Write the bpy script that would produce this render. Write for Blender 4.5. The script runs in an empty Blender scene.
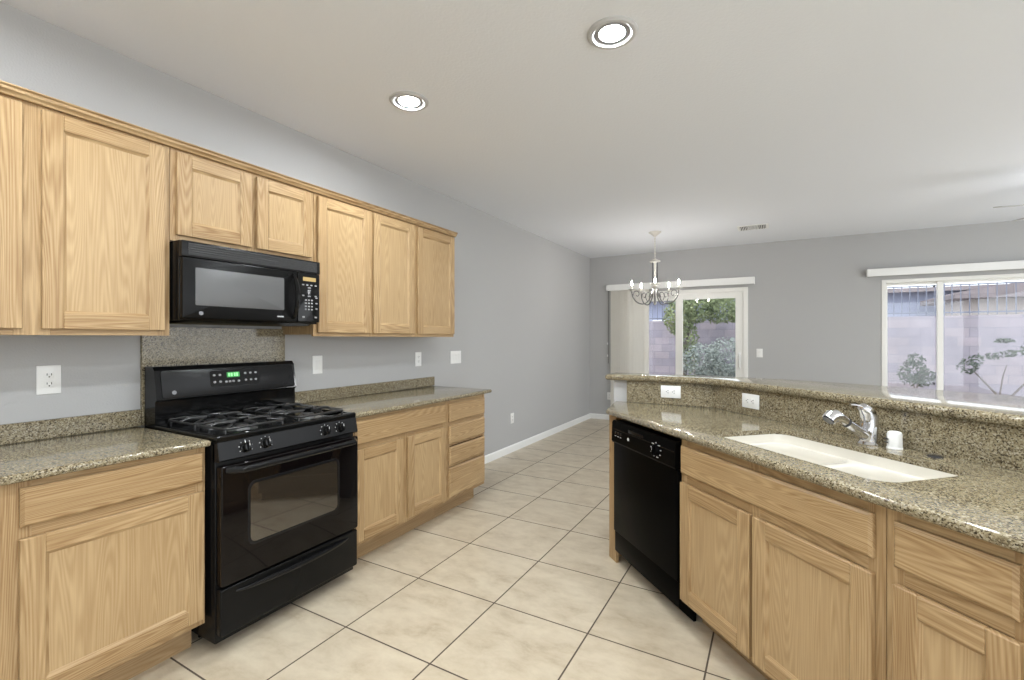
import bpy, bmesh, math, random
from mathutils import Matrix, Vector

random.seed(7)
S = bpy.context.scene
COL = S.collection
PI = math.pi
R2 = math.sqrt(2)

# ------------------------------------------------------------------ camera
cam_data = bpy.data.cameras.new('camera')
cam_data.sensor_width = 36.0
cam_data.lens = 465.0 / 1024.0 * 36.0
cam_data.shift_y = -1.5 / 1024.0
cam_data.clip_start = 0.05
cam = bpy.data.objects.new('camera', cam_data)
cam.location = (2.75, 0.0, 1.365)
cam.rotation_euler = (PI / 2, 0, math.atan((774 - 512) / 465.0))
COL.objects.link(cam)
S.camera = cam

# ------------------------------------------------------------------ world, sun, exposure
S.view_settings.view_transform = 'Standard'
S.view_settings.look = 'None'
S.view_settings.gamma = 1.0
S.view_settings.use_curve_mapping = False
S.view_settings.exposure = 0.55

world = bpy.data.worlds.new('world')
S.world = world
world.use_nodes = True
wn = world.node_tree
wn.nodes.clear()
w_out = wn.nodes.new('ShaderNodeOutputWorld')
w_bg = wn.nodes.new('ShaderNodeBackground')
w_tc = wn.nodes.new('ShaderNodeTexCoord')
w_sep = wn.nodes.new('ShaderNodeSeparateXYZ')
w_ramp = wn.nodes.new('ShaderNodeValToRGB')
w_ramp.color_ramp.elements[0].position = 0.0
w_ramp.color_ramp.elements[0].color = (0.93, 0.97, 1.0, 1)
w_ramp.color_ramp.elements[1].position = 0.9
w_ramp.color_ramp.elements[1].color = (0.74, 0.85, 1.0, 1)
wn.links.new(w_tc.outputs['Generated'], w_sep.inputs[0])
wn.links.new(w_sep.outputs['Z'], w_ramp.inputs[0])
wn.links.new(w_ramp.outputs[0], w_bg.inputs[0])
wn.links.new(w_bg.outputs[0], w_out.inputs[0])
w_bg.inputs[1].default_value = 2.2

sun_d = bpy.data.lights.new('sun', 'SUN')
sun_d.energy = 1.3
sun_d.angle = math.radians(1.5)
sun_d.color = (1.0, 0.94, 0.86)
sun = bpy.data.objects.new('sun', sun_d)
sun.rotation_euler = (math.radians(42), 0, math.radians(-35))
sun.location = (4, -6, 12)
COL.objects.link(sun)

CAN_STRENGTH = 400.0

# ------------------------------------------------------------------ materials
def new_mat(name):
    m = bpy.data.materials.new(name)
    m.use_nodes = True
    nt = m.node_tree
    b = nt.nodes['Principled BSDF']
    return m, nt, b

def N(nt, kind, **kw):
    n = nt.nodes.new(kind)
    for k, v in kw.items():
        setattr(n, k, v)
    return n

def plain(name, col, rough=0.5, metal=0.0, spec=0.5, coat=0.0, bump=0.0, bscale=200.0, emit=None, estr=0.0, vary=0.0, vscale=20.0):
    m, nt, b = new_mat(name)
    b.inputs['Base Color'].default_value = (*col, 1)
    b.inputs['Roughness'].default_value = rough
    b.inputs['Metallic'].default_value = metal
    b.inputs['Specular IOR Level'].default_value = spec
    b.inputs['Coat Weight'].default_value = coat
    b.inputs['Coat Roughness'].default_value = 0.05
    if emit:
        b.inputs['Emission Color'].default_value = (*emit, 1)
        b.inputs['Emission Strength'].default_value = estr
    tc = N(nt, 'ShaderNodeTexCoord')
    nz = N(nt, 'ShaderNodeTexNoise')
    nz.inputs['Scale'].default_value = vscale
    nz.inputs['Detail'].default_value = 3
    nt.links.new(tc.outputs['Object'], nz.inputs['Vector'])
    if vary > 0:
        mx = N(nt, 'ShaderNodeMix', data_type='RGBA')
        mx.inputs[6].default_value = (*[c * (1 - vary) for c in col], 1)
        mx.inputs[7].default_value = (*[min(1, c * (1 + vary)) for c in col], 1)
        nt.links.new(nz.outputs['Fac'], mx.inputs[0])
        nt.links.new(mx.outputs[2], b.inputs['Base Color'])
    if bump > 0:
        nb = N(nt, 'ShaderNodeTexNoise')
        nb.inputs['Scale'].default_value = bscale
        nb.inputs['Detail'].default_value = 2
        bp = N(nt, 'ShaderNodeBump')
        bp.inputs['Strength'].default_value = bump
        bp.inputs['Distance'].default_value = 0.004
        nt.links.new(tc.outputs['Object'], nb.inputs['Vector'])
        nt.links.new(nb.outputs['Fac'], bp.inputs['Height'])
        nt.links.new(bp.outputs[0], b.inputs['Normal'])
    return m

def ramp(nt, stops):
    r = N(nt, 'ShaderNodeValToRGB')
    e = r.color_ramp.elements
    while len(e) < len(stops):
        e.new(0.5)
    for i, (p, c) in enumerate(stops):
        e[i].position = p
        e[i].color = (*c, 1)
    return r

def oak(name, light, dark, rough=0.38):
    """UV driven oak: U runs along the grain in metres, V across it."""
    m, nt, b = new_mat(name)
    L = nt.links.new
    uv = N(nt, 'ShaderNodeUVMap')
    uv.uv_map = 'UVMap'
    # broad cathedral figure
    mp = N(nt, 'ShaderNodeMapping')
    mp.inputs['Scale'].default_value = (0.55, 9.0, 1)
    L(uv.outputs[0], mp.inputs[0])
    n1 = N(nt, 'ShaderNodeTexNoise')
    n1.inputs['Scale'].default_value = 1.0
    n1.inputs['Detail'].default_value = 1.2
    n1.inputs['Roughness'].default_value = 0.4
    n1.inputs['Distortion'].default_value = 0.08
    L(mp.outputs[0], n1.inputs['Vector'])
    mu = N(nt, 'ShaderNodeMath', operation='MULTIPLY')
    mu.inputs[1].default_value = 230.0
    L(n1.outputs['Fac'], mu.inputs[0])
    sn = N(nt, 'ShaderNodeMath', operation='SINE')
    L(mu.outputs[0], sn.inputs[0])
    ma = N(nt, 'ShaderNodeMath', operation='MULTIPLY_ADD')
    ma.inputs[1].default_value = 0.5
    ma.inputs[2].default_value = 0.5
    L(sn.outputs[0], ma.inputs[0])
    # fine pores
    mp2 = N(nt, 'ShaderNodeMapping')
    mp2.inputs['Scale'].default_value = (7.0, 230.0, 1)
    L(uv.outputs[0], mp2.inputs[0])
    n2 = N(nt, 'ShaderNodeTexNoise')
    n2.inputs['Scale'].default_value = 1.0
    n2.inputs['Detail'].default_value = 3
    L(mp2.outputs[0], n2.inputs['Vector'])
    mp4 = N(nt, 'ShaderNodeMapping')
    mp4.inputs['Scale'].default_value = (2.6, 130.0, 1)
    L(uv.outputs[0], mp4.inputs[0])
    n4 = N(nt, 'ShaderNodeTexNoise')
    n4.inputs['Scale'].default_value = 1.0
    n4.inputs['Detail'].default_value = 2
    L(mp4.outputs[0], n4.inputs['Vector'])
    # slow tone drift and piece-to-piece tone
    mp3 = N(nt, 'ShaderNodeMapping')
    mp3.inputs['Scale'].default_value = (0.5, 2.2, 1)
    L(uv.outputs[0], mp3.inputs[0])
    n3 = N(nt, 'ShaderNodeTexNoise')
    n3.inputs['Scale'].default_value = 1.0
    n3.inputs['Detail'].default_value = 2
    L(mp3.outputs[0], n3.inputs['Vector'])
    a1 = N(nt, 'ShaderNodeMath', operation='MULTIPLY_ADD')
    a1.inputs[1].default_value = 0.25
    L(ma.outputs[0], a1.inputs[0])
    a2 = N(nt, 'ShaderNodeMath', operation='MULTIPLY_ADD')
    a2.inputs[1].default_value = 0.50
    a5 = N(nt, 'ShaderNodeMath', operation='MULTIPLY')
    a5.inputs[1].default_value = 0.40
    L(n4.outputs['Fac'], a5.inputs[0])
    L(a5.outputs[0], a2.inputs[2])
    L(n2.outputs['Fac'], a2.inputs[0])
    L(a2.outputs[0], a1.inputs[2])
    a3 = N(nt, 'ShaderNodeMath', operation='MULTIPLY_ADD')
    a3.inputs[1].default_value = 0.60
    L(n3.outputs['Fac'], a3.inputs[0])
    L(a1.outputs[0], a3.inputs[2])
    a4 = N(nt, 'ShaderNodeMath', operation='SUBTRACT')
    a4.inputs[1].default_value = 0.45
    L(a3.outputs[0], a4.inputs[0])
    mid = tuple((x + y) / 2 for x, y in zip(light, dark))
    rp = ramp(nt, [(0.08, dark), (0.42, mid), (0.74, light)])
    L(a4.outputs[0], rp.inputs[0])
    L(rp.outputs[0], b.inputs['Base Color'])
    b.inputs['Roughness'].default_value = rough
    b.inputs['Specular IOR Level'].default_value = 0.35
    bp = N(nt, 'ShaderNodeBump')
    bp.inputs['Strength'].default_value = 0.12
    bp.inputs['Distance'].default_value = 0.001
    L(n2.outputs['Fac'], bp.inputs['Height'])
    L(bp.outputs[0], b.inputs['Normal'])
    return m

def granite(name):
    m, nt, b = new_mat(name)
    L = nt.links.new
    tc = N(nt, 'ShaderNodeTexCoord')
    nd = N(nt, 'ShaderNodeTexNoise')
    nd.inputs['Scale'].default_value = 260
    nd.inputs['Detail'].default_value = 2
    L(tc.outputs['Object'], nd.inputs['Vector'])
    va = N(nt, 'ShaderNodeVectorMath', operation='MULTIPLY_ADD')
    va.inputs[1].default_value = (0.006, 0.006, 0.006)
    L(nd.outputs['Color'], va.inputs[0])
    L(tc.outputs['Object'], va.inputs[2])
    v = N(nt, 'ShaderNodeTexVoronoi')
    v.inputs['Scale'].default_value = 250
    L(va.outputs[0], v.inputs['Vector'])
    sp = N(nt, 'ShaderNodeSeparateColor')
    L(v.outputs['Color'], sp.inputs[0])
    rp = ramp(nt, [(0.0, (0.035, 0.026, 0.016)), (0.16, (0.105, 0.080, 0.046)), (0.34, (0.235, 0.190, 0.112)),
                   (0.62, (0.315, 0.262, 0.162)), (0.84, (0.38, 0.33, 0.222)), (1.0, (0.50, 0.45, 0.34))])
    L(sp.outputs[0], rp.inputs[0])
    big = N(nt, 'ShaderNodeTexNoise')
    big.inputs['Scale'].default_value = 9
    big.inputs['Detail'].default_value = 3
    L(tc.outputs['Object'], big.inputs['Vector'])
    mx = N(nt, 'ShaderNodeMix', data_type='RGBA', blend_type='MULTIPLY')
    mx.inputs[0].default_value = 0.35
    L(rp.outputs[0], mx.inputs[6])
    L(big.outputs['Fac'], mx.inputs[7])
    L(mx.outputs[2], b.inputs['Base Color'])
    b.inputs['Roughness'].default_value = 0.10
    b.inputs['Specular IOR Level'].default_value = 0.45
    return m

def tile_mat(name):
    m, nt, b = new_mat(name)
    L = nt.links.new
    tc = N(nt, 'ShaderNodeTexCoord')
    mp = N(nt, 'ShaderNodeMapping')
    mp.inputs['Location'].default_value = (-0.985 + 0.507 * 10, -1.531 + 0.515 * 20, 0)
    L(tc.outputs['Object'], mp.inputs[0])
    br = N(nt, 'ShaderNodeTexBrick')
    br.offset = 0.0
    br.squash = 1.0
    br.inputs['Scale'].default_value = 1.0
    br.inputs['Brick Width'].default_value = 0.507
    br.inputs['Row Height'].default_value = 0.515
    br.inputs['Mortar Size'].default_value = 0.0040
    br.inputs['Mortar Smooth'].default_value = 0.15
    br.inputs['Color1'].default_value = (0.0, 0.0, 0.0, 1)
    br.inputs['Color2'].default_value = (1.0, 1.0, 1.0, 1)
    br.inputs['Mortar'].default_value = (0.5, 0.5, 0.5, 1)
    L(mp.outputs[0], br.inputs['Vector'])
    # travertine-look mottling, shifted tile by tile
    mp2 = N(nt, 'ShaderNodeMapping')
    mp2.inputs['Scale'].default_value = (1.0, 1.6, 1)
    L(tc.outputs['Object'], mp2.inputs[0])
    sh = N(nt, 'ShaderNodeVectorMath', operation='MULTIPLY_ADD')
    sh.inputs[1].default_value = (7.0, 5.0, 3.0)
    L(br.outputs['Color'], sh.inputs[0])
    L(mp2.outputs[0], sh.inputs[2])
    n1 = N(nt, 'ShaderNodeTexNoise')
    n1.inputs['Scale'].default_value = 5.5
    n1.inputs['Detail'].default_value = 10
    n1.inputs['Roughness'].default_value = 0.66
    n1.inputs['Distortion'].default_value = 0.2
    L(sh.outputs[0], n1.inputs['Vector'])
    rp = ramp(nt, [(0.26, (0.38, 0.305, 0.21)), (0.42, (0.495, 0.415, 0.30)), (0.56, (0.56, 0.48, 0.358)), (0.76, (0.625, 0.55, 0.42))])
    L(n1.outputs['Fac'], rp.inputs[0])
    mx = N(nt, 'ShaderNodeMix', data_type='RGBA')
    mx.inputs[7].default_value = (0.085, 0.063, 0.045, 1)
    L(br.outputs['Fac'], mx.inputs[0])
    L(rp.outputs[0], mx.inputs[6])
    L(mx.outputs[2], b.inputs['Base Color'])
    rr = N(nt, 'ShaderNodeMath', operation='MULTIPLY_ADD')
    rr.inputs[1].default_value = 0.5
    rr.inputs[2].default_value = 0.30
    L(br.outputs['Fac'], rr.inputs[0])
    L(rr.outputs[0], b.inputs['Roughness'])
    b.inputs['Specular IOR Level'].default_value = 0.45
    inv = N(nt, 'ShaderNodeMath', operation='SUBTRACT')
    inv.inputs[0].default_value = 1.0
    L(br.outputs['Fac'], inv.inputs[1])
    bp = N(nt, 'ShaderNodeBump')
    bp.inputs['Strength'].default_value = 0.5
    bp.inputs['Distance'].default_value = 0.002
    L(inv.outputs[0], bp.inputs['Height'])
    L(bp.outputs[0], b.inputs['Normal'])
    return m

def block_mat(name, c1, c2, mortar, w=0.40, h=0.20):
    m, nt, b = new_mat(name)
    L = nt.links.new
    tc = N(nt, 'ShaderNodeTexCoord')
    mp = N(nt, 'ShaderNodeMapping')
    mp.inputs['Rotation'].default_value = (-PI / 2, 0, 0)
    L(tc.outputs['Object'], mp.inputs[0])
    br = N(nt, 'ShaderNodeTexBrick')
    br.inputs['Scale'].default_value = 1.0
    br.inputs['Brick Width'].default_value = w
    br.inputs['Row Height'].default_value = h
    br.inputs['Mortar Size'].default_value = 0.006
    br.inputs['Color1'].default_value = (*c1, 1)
    br.inputs['Color2'].default_value = (*c2, 1)
    br.inputs['Mortar'].default_value = (*mortar, 1)
    L(mp.outputs[0], br.inputs['Vector'])
    nz = N(nt, 'ShaderNodeTexNoise')
    nz.inputs['Scale'].default_value = 2.0
    nz.inputs['Detail'].default_value = 6
    L(tc.outputs['Object'], nz.inputs['Vector'])
    mx = N(nt, 'ShaderNodeMix', data_type='RGBA', blend_type='MULTIPLY')
    mx.inputs[0].default_value = 0.5
    L(br.outputs['Color'], mx.inputs[6])
    L(nz.outputs['Fac'], mx.inputs[7])
    L(mx.outputs[2], b.inputs['Base Color'])
    b.inputs['Roughness'].default_value = 0.9
    return m

def glass_mat(name, tint=(0.96, 0.97, 0.98), ior=1.45):
    m = bpy.data.materials.new(name)
    m.use_nodes = True
    nt = m.node_tree
    nt.nodes.clear()
    out = N(nt, 'ShaderNodeOutputMaterial')
    mix = N(nt, 'ShaderNodeMixShader')
    tr = N(nt, 'ShaderNodeBsdfTransparent')
    gl = N(nt, 'ShaderNodeBsdfGlossy')
    fr = N(nt, 'ShaderNodeFresnel')
    fr.inputs['IOR'].default_value = ior
    tr.inputs[0].default_value = (*tint, 1)
    gl.inputs['Roughness'].default_value = 0.02
    gl.inputs['Color'].default_value = (1, 1, 1, 1)
    nt.links.new(fr.outputs[0], mix.inputs[0])
    nt.links.new(tr.outputs[0], mix.inputs[1])
    nt.links.new(gl.outputs[0], mix.inputs[2])
    nt.links.new(mix.outputs[0], out.inputs[0])
    return m

def vane_mat(name):
    m = bpy.data.materials.new(name)
    m.use_nodes = True
    nt = m.node_tree
    nt.nodes.clear()
    out = N(nt, 'ShaderNodeOutputMaterial')
    mix = N(nt, 'ShaderNodeMixShader')
    d = N(nt, 'ShaderNodeBsdfDiffuse')
    t = N(nt, 'ShaderNodeBsdfTranslucent')
    d.inputs[0].default_value = (0.84, 0.82, 0.78, 1)
    t.inputs[0].default_value = (0.88, 0.86, 0.80, 1)
    mix.inputs[0].default_value = 0.45
    nt.links.new(d.outputs[0], mix.inputs[1])
    nt.links.new(t.outputs[0], mix.inputs[2])
    nt.links.new(mix.outputs[0], out.inputs[0])
    return m

def leaf_mat(name, c1, c2):
    m, nt, b = new_mat(name)
    tc = N(nt, 'ShaderNodeTexCoord')
    nz = N(nt, 'ShaderNodeTexNoise')
    nz.inputs['Scale'].default_value = 6
    nz.inputs['Detail'].default_value = 4
    rp = ramp(nt, [(0.3, c1), (0.7, c2)])
    nt.links.new(tc.outputs['Object'], nz.inputs['Vector'])
    nt.links.new(nz.outputs['Fac'], rp.inputs[0])
    nt.links.new(rp.outputs[0], b.inputs['Base Color'])
    b.inputs['Roughness'].default_value = 0.7
    b.inputs['Specular IOR Level'].default_value = 0.2
    return m

M = {}
M['oak'] = oak('oak', (0.510, 0.360, 0.192), (0.230, 0.128, 0.050))
M['oak_veneer'] = oak('oak_veneer', (0.495, 0.352, 0.190), (0.325, 0.205, 0.095))
M['granite'] = granite('granite')
M['tile'] = tile_mat('floor_tile')
M['wall'] = plain('grey_wall_paint', (0.434, 0.432, 0.428), 0.75, bump=0.25, bscale=130, spec=0.25)
M['ceil'] = plain('white_ceiling_paint', (0.77, 0.79, 0.83), 0.9, bump=0.35, bscale=70, spec=0.1)
M['white'] = plain('white_trim_paint', (0.80, 0.80, 0.78), 0.4)
M['vinyl'] = plain('white_vinyl', (0.80, 0.79, 0.75), 0.35)
M['plate'] = plain('white_plastic', (0.82, 0.82, 0.80), 0.3)
M['slot'] = plain('dark_slot', (0.03, 0.03, 0.03), 0.6)
M['black'] = plain('black_enamel', (0.005, 0.005, 0.005), 0.10, spec=0.28)
M['black_satin'] = plain('black_satin_plastic', (0.006, 0.006, 0.006), 0.25, spec=0.16)
M['black_panel'] = plain('grey_black_panel', (0.009, 0.009, 0.0095), 0.24, spec=0.26)
M['dw'] = plain('dishwasher_black', (0.002, 0.002, 0.002), 0.3, spec=0.03)
M['iron'] = plain('cast_iron', (0.012, 0.012, 0.012), 0.28, spec=0.8, bump=0.15, bscale=400)
M['oven_glass'] = plain('oven_window_glass', (0.03, 0.023, 0.016), 0.03, spec=1.0, coat=1.0)
M['oven_black'] = plain('oven_door_glass', (0.004, 0.003, 0.003), 0.04, spec=0.22)
M['mw_glass'] = plain('microwave_window_screen', (0.10, 0.10, 0.10), 0.3, spec=0.4)
M['steel'] = plain('brushed_steel', (0.55, 0.55, 0.55), 0.28, metal=1.0)
M['alu'] = plain('burner_aluminium', (0.42, 0.42, 0.42), 0.38, metal=1.0)
M['chrome'] = plain('chrome', (0.72, 0.72, 0.74), 0.06, metal=1.0)
M['dark_chrome'] = plain('dark_grip', (0.03, 0.03, 0.035), 0.2, spec=0.6)
M['mark'] = plain('pale_printing', (0.55, 0.55, 0.55), 0.5)
M['silver_mark'] = plain('silver_emblem', (0.55, 0.55, 0.56), 0.3, metal=0.6)
M['green_led'] = plain('green_display', (0.02, 0.10, 0.03), 0.3, emit=(0.10, 0.75, 0.16), estr=0.25)
M['green_digit'] = plain('green_digit', (0.2, 0.6, 0.2), 0.3, emit=(0.35, 1.0, 0.40), estr=0.6)
M['amber_led'] = plain('amber_display', (0.20, 0.14, 0.05), 0.3, emit=(0.60, 0.42, 0.14), estr=0.35)
M['sink'] = plain('biscuit_sink', (0.66, 0.625, 0.55), 0.16, spec=0.5)
M['nickel'] = plain('antique_white_metal', (0.62, 0.60, 0.56), 0.35, metal=0.55)
M['candle'] = plain('ivory_candle_sleeve', (0.80, 0.77, 0.68), 0.5)
M['bulb'] = plain('lit_bulb', (1, 0.95, 0.85), 0.4, emit=(1.0, 0.95, 0.90), estr=300.0)
M['lens'] = plain('lit_lamp_lens', (1, 1, 1), 0.4, emit=(0.90, 0.96, 1.0), estr=CAN_STRENGTH)
M['bowl'] = plain('added_lit_bowl', (0.9, 0.9, 0.88), 0.4, emit=(0.97, 0.985, 1.0), estr=40.0)  # glow of the unseen fan bowl, added to brighten the ceiling
M['can_grey'] = plain('can_baffle_grey', (0.30, 0.30, 0.31), 0.4)
M['can_ring'] = plain('can_trim_grey', (0.50, 0.50, 0.50), 0.45)
M['pewter'] = plain('pewter_metal', (0.20, 0.195, 0.19), 0.3, metal=0.7)
M['dim_mark'] = plain('dim_printing', (0.26, 0.26, 0.26), 0.5)
M['louvre'] = plain('louvre_black', (0.03, 0.03, 0.03), 0.3, spec=0.4)
M['glass'] = glass_mat('window_glass')
M['clear'] = glass_mat('clear_glass_column', (0.98, 0.98, 0.98), 1.3)
M['vane'] = vane_mat('blind_vane')
M['toe'] = oak('toe_kick_oak', (0.46, 0.325, 0.18), (0.27, 0.165, 0.075), 0.5)
M['gravel'] = plain('desert_gravel', (0.50, 0.45, 0.42), 0.95, bump=0.8, bscale=40, vary=0.35, vscale=35)
M['concrete'] = plain('pale_concrete', (0.58, 0.56, 0.55), 0.9, vary=0.1)
M['block'] = block_mat('pink_block', (0.275, 0.250, 0.290), (0.355, 0.305, 0.325), (0.22, 0.205, 0.235))
M['fence'] = plain('painted_iron', (0.12, 0.13, 0.17), 0.5)
M['stucco_blue'] = plain('blue_grey_stucco', (0.30, 0.32, 0.42), 0.95, bump=0.3, bscale=60)
M['stucco_tan'] = plain('tan_stucco', (0.50, 0.44, 0.40), 0.95, bump=0.3, bscale=60)
M['roof'] = block_mat('roof_tile', (0.30, 0.25, 0.25), (0.25, 0.21, 0.21), (0.20, 0.17, 0.17), 0.3, 0.35)
M['leaf_green'] = leaf_mat('leaf_green', (0.09, 0.12, 0.055), (0.24, 0.27, 0.13))
M['leaf_grey'] = leaf_mat('leaf_grey', (0.13, 0.15, 0.13), (0.30, 0.32, 0.28))
M['leaf_dark'] = leaf_mat('leaf_dark', (0.022, 0.032, 0.022), (0.075, 0.092, 0.058))
M['bark'] = plain('bark', (0.10, 0.08, 0.07), 0.9, bump=0.5, bscale=60)
M['emblem_dim'] = plain('dim_emblem', (0.22, 0.22, 0.23), 0.35, metal=0.5)
M['shadow_gap'] = plain('dark_vent_interior', (0.02, 0.02, 0.02), 0.9)

# ------------------------------------------------------------------ mesh builder
class MB:
    def __init__(self):
        self.v, self.f, self.uv = [], [], []
        self.M = Matrix.Identity(4)

    def take(self, bm, grain='z'):
        ru, rv = random.uniform(0, 60), random.uniform(0, 60)
        gi = 'xyz'.index(grain)
        o = [i for i in range(3) if i != gi]
        base = len(self.v)
        bm.verts.ensure_lookup_table()
        bm.normal_update()
        for i, v in enumerate(bm.verts):
            v.index = i
        for v in bm.verts:
            self.v.append(tuple(self.M @ v.co))
        for f in bm.faces:
            self.f.append([base + v.index for v in f.verts])
            self.uv.append([(v.co[gi] + ru, v.co[o[0]] + v.co[o[1]] + rv) for v in f.verts])
        bm.free()

    def box(self, x0, x1, y0, y1, z0, z1, g='z', bev=0.0, seg=1):
        bm = bmesh.new()
        x0, x1 = min(x0, x1), max(x0, x1)
        y0, y1 = min(y0, y1), max(y0, y1)
        z0, z1 = min(z0, z1), max(z0, z1)
        P = [bm.verts.new(p) for p in ((x0, y0, z0), (x1, y0, z0), (x1, y1, z0), (x0, y1, z0),
                                       (x0, y0, z1), (x1, y0, z1), (x1, y1, z1), (x0, y1, z1))]
        for q in ((0, 3, 2, 1), (4, 5, 6, 7), (0, 1, 5, 4), (1, 2, 6, 5), (2, 3, 7, 6), (3, 0, 4, 7)):
            bm.faces.new([P[i] for i in q])
        if bev > 0:
            bmesh.ops.bevel(bm, geom=list(bm.edges), offset=bev, segments=seg, profile=0.5, affect='EDGES', clamp_overlap=True)
        self.take(bm, g)
        return self

    def slab(self, poly, z0, z1, r=0.0, seg=4, hole=None, g='x', rb=None):
        """Extruded XY outline (CCW) with rounded top and bottom edges and an optional hole."""
        bm = bmesh.new()
        n = len(poly)
        rb = r if rb is None else rb
        def off(d):
            out = []
            for i in range(n):
                a, b, c = Vector(poly[i - 1]), Vector(poly[i]), Vector(poly[(i + 1) % n])
                e1, e2 = (b - a).normalized(), (c - b).normalized()
                n1, n2 = Vector((-e1.y, e1.x)), Vector((-e2.y, e2.x))
                k = max(0.2, 1 + n1.dot(n2))
                out.append(b + (n1 + n2) / k * d)
            return out
        prof = []
        if rb > 0:
            for k in range(seg + 1):
                t = PI / 2 * k / seg
                prof.append((rb * (1 - math.sin(t)), z0 + rb * (1 - math.cos(t))))
        else:
            prof.append((0, z0))
        if r > 0:
            for k in range(seg + 1):
                t = PI / 2 * k / seg
                q = (r * (1 - math.cos(t)), z1 - r * (1 - math.sin(t)))
                if abs(q[1] - prof[-1][1]) > 1e-6 or abs(q[0] - prof[-1][0]) > 1e-6:
                    prof.append(q)
        else:
            prof.append((0, z1))
        rings = [[bm.verts.new((p.x, p.y, z)) for p in off(d)] for d, z in prof]
        for a, b in zip(rings, rings[1:]):
            for i in range(n):
                j = (i + 1) % n
                bm.faces.new((a[i], a[j], b[j], b[i]))
        if hole is None:
            bm.faces.new(rings[-1])
            bm.faces.new(list(reversed(rings[0])))
        else:
            hs = hole if isinstance(hole[0][0], (list, tuple)) else [hole]
            ht = []
            for h in hs:
                top = [bm.verts.new((p[0], p[1], z1)) for p in h]
                bot = [bm.verts.new((p[0], p[1], z0)) for p in h]
                m = len(h)
                for i in range(m):
                    j = (i + 1) % m
                    bm.faces.new((top[i], top[j], bot[j], bot[i]))
                ht.append((top, bot))
            for ring, idx in ((rings[-1], 0), (rings[0], 1)):
                es = []
                for i in range(n):
                    es.append(bm.edges.get((ring[i], ring[(i + 1) % n])))
                for t in ht:
                    l = t[idx]
                    for i in range(len(l)):
                        es.append(bm.edges.get((l[i], l[(i + 1) % len(l)])))
                bmesh.ops.triangle_fill(bm, use_beauty=True, use_dissolve=False, edges=es)
            bmesh.ops.recalc_face_normals(bm, faces=list(bm.faces))
        self.take(bm, g)
        return self

    def ext(self, prof, x0, x1, g='x'):
        """Profile of (y, z) points swept along X."""
        bm = bmesh.new()
        a = [bm.verts.new((x0, y, z)) for y, z in prof]
        b = [bm.verts.new((x1, y, z)) for y, z in prof]
        n = len(prof)
        for i in range(n):
            j = (i + 1) % n
            bm.faces.new((a[i], a[j], b[j], b[i]))
        bm.faces.new(list(reversed(a)))
        bm.faces.new(b)
        bmesh.ops.recalc_face_normals(bm, faces=list(bm.faces))
        self.take(bm, g)
        return self

    def lathe(self, prof, c=(0, 0, 0), seg=24, axis='z'):
        bm = bmesh.new()
        rings = []
        for r, h in prof:
            if r < 1e-6:
                rings.append([bm.verts.new((0, 0, h))])
            else:
                rings.append([bm.verts.new((r * math.cos(2 * PI * k / seg), r * math.sin(2 * PI * k / seg), h)) for k in range(seg)])
        for a, b in zip(rings, rings[1:]):
            if len(a) == 1 and len(b) == 1:
                continue
            for i in range(seg):
                j = (i + 1) % seg
                if len(a) == 1:
                    bm.faces.new((a[0], b[j], b[i]))
                elif len(b) == 1:
                    bm.faces.new((a[i], a[j], b[0]))
                else:
                    bm.faces.new((a[i], a[j], b[j], b[i]))
        if len(rings[0]) > 1:
            bm.faces.new(list(reversed(rings[0])))
        if len(rings[-1]) > 1:
            bm.faces.new(rings[-1])
        bmesh.ops.recalc_face_normals(bm, faces=list(bm.faces))
        T = Matrix.Translation(c)
        if axis == 'y':
            T = T @ Matrix.Rotation(PI / 2, 4, 'X')      # +h -> -Y
        elif axis == 'x':
            T = T @ Matrix.Rotation(PI / 2, 4, 'Y')
        bmesh.ops.transform(bm, matrix=T, verts=list(bm.verts))
        self.take(bm)
        return self

    def tube(self, pts, r, seg=10, closed=False, flat=1.0):
        pts = [Vector(p) for p in pts]
        n = len(pts)
        rad = r if isinstance(r, (list, tuple)) else [r] * n
        bm = bmesh.new()
        rings = []
        up = None
        for i in range(n):
            if closed:
                t = (pts[(i + 1) % n] - pts[i - 1]).normalized()
            else:
                t = (pts[min(i + 1, n - 1)] - pts[max(i - 1, 0)]).normalized()
            if up is None:
                up = Vector((0, 0, 1)) if abs(t.z) < 0.9 else Vector((1, 0, 0))
            u = (up - t * up.dot(t)).normalized()
            w = t.cross(u)
            up = u
            rings.append([bm.verts.new(pts[i] + (u * math.cos(2 * PI * k / seg) * flat + w * math.sin(2 * PI * k / seg)) * rad[i]) for k in range(seg)])
        m = n if closed else n - 1
        for i in range(m):
            a, b = rings[i], rings[(i + 1) % n]
            for k in range(seg):
                l = (k + 1) % seg
                bm.faces.new((a[k], a[l], b[l], b[k]))
        if not closed:
            bm.faces.new(list(reversed(rings[0])))
            bm.faces.new(rings[-1])
        bmesh.ops.recalc_face_normals(bm, faces=list(bm.faces))
        self.take(bm, 'x')
        return self

    def faces(self, verts, faces, g='z'):
        bm = bmesh.new()
        vs = [bm.verts.new(p) for p in verts]
        for f in faces:
            bm.faces.new([vs[i] for i in f])
        self.take(bm, g)
        return self

    def build(self, name, mat, parent=None, smooth=True, angle=32, loc=None, rotz=None):
        me = bpy.data.meshes.new(name)
        me.from_pydata(self.v, [], self.f)
        ul = me.uv_layers.new(name='UVMap')
        i = 0
        flat = [c for f in self.uv for c in f]
        for k, c in enumerate(flat):
            ul.data[k].uv = c
        me.materials.append(mat if not isinstance(mat, str) else M[mat])
        if smooth:
            me.polygons.foreach_set('use_smooth', [True] * len(me.polygons))
            me.update()
            me.set_sharp_from_angle(angle=math.radians(angle))
        me.update()
        o = bpy.data.objects.new(name, me)
        COL.objects.link(o)
        if parent is not None:
            o.parent = parent
        if loc is not None:
            o.location = loc
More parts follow.
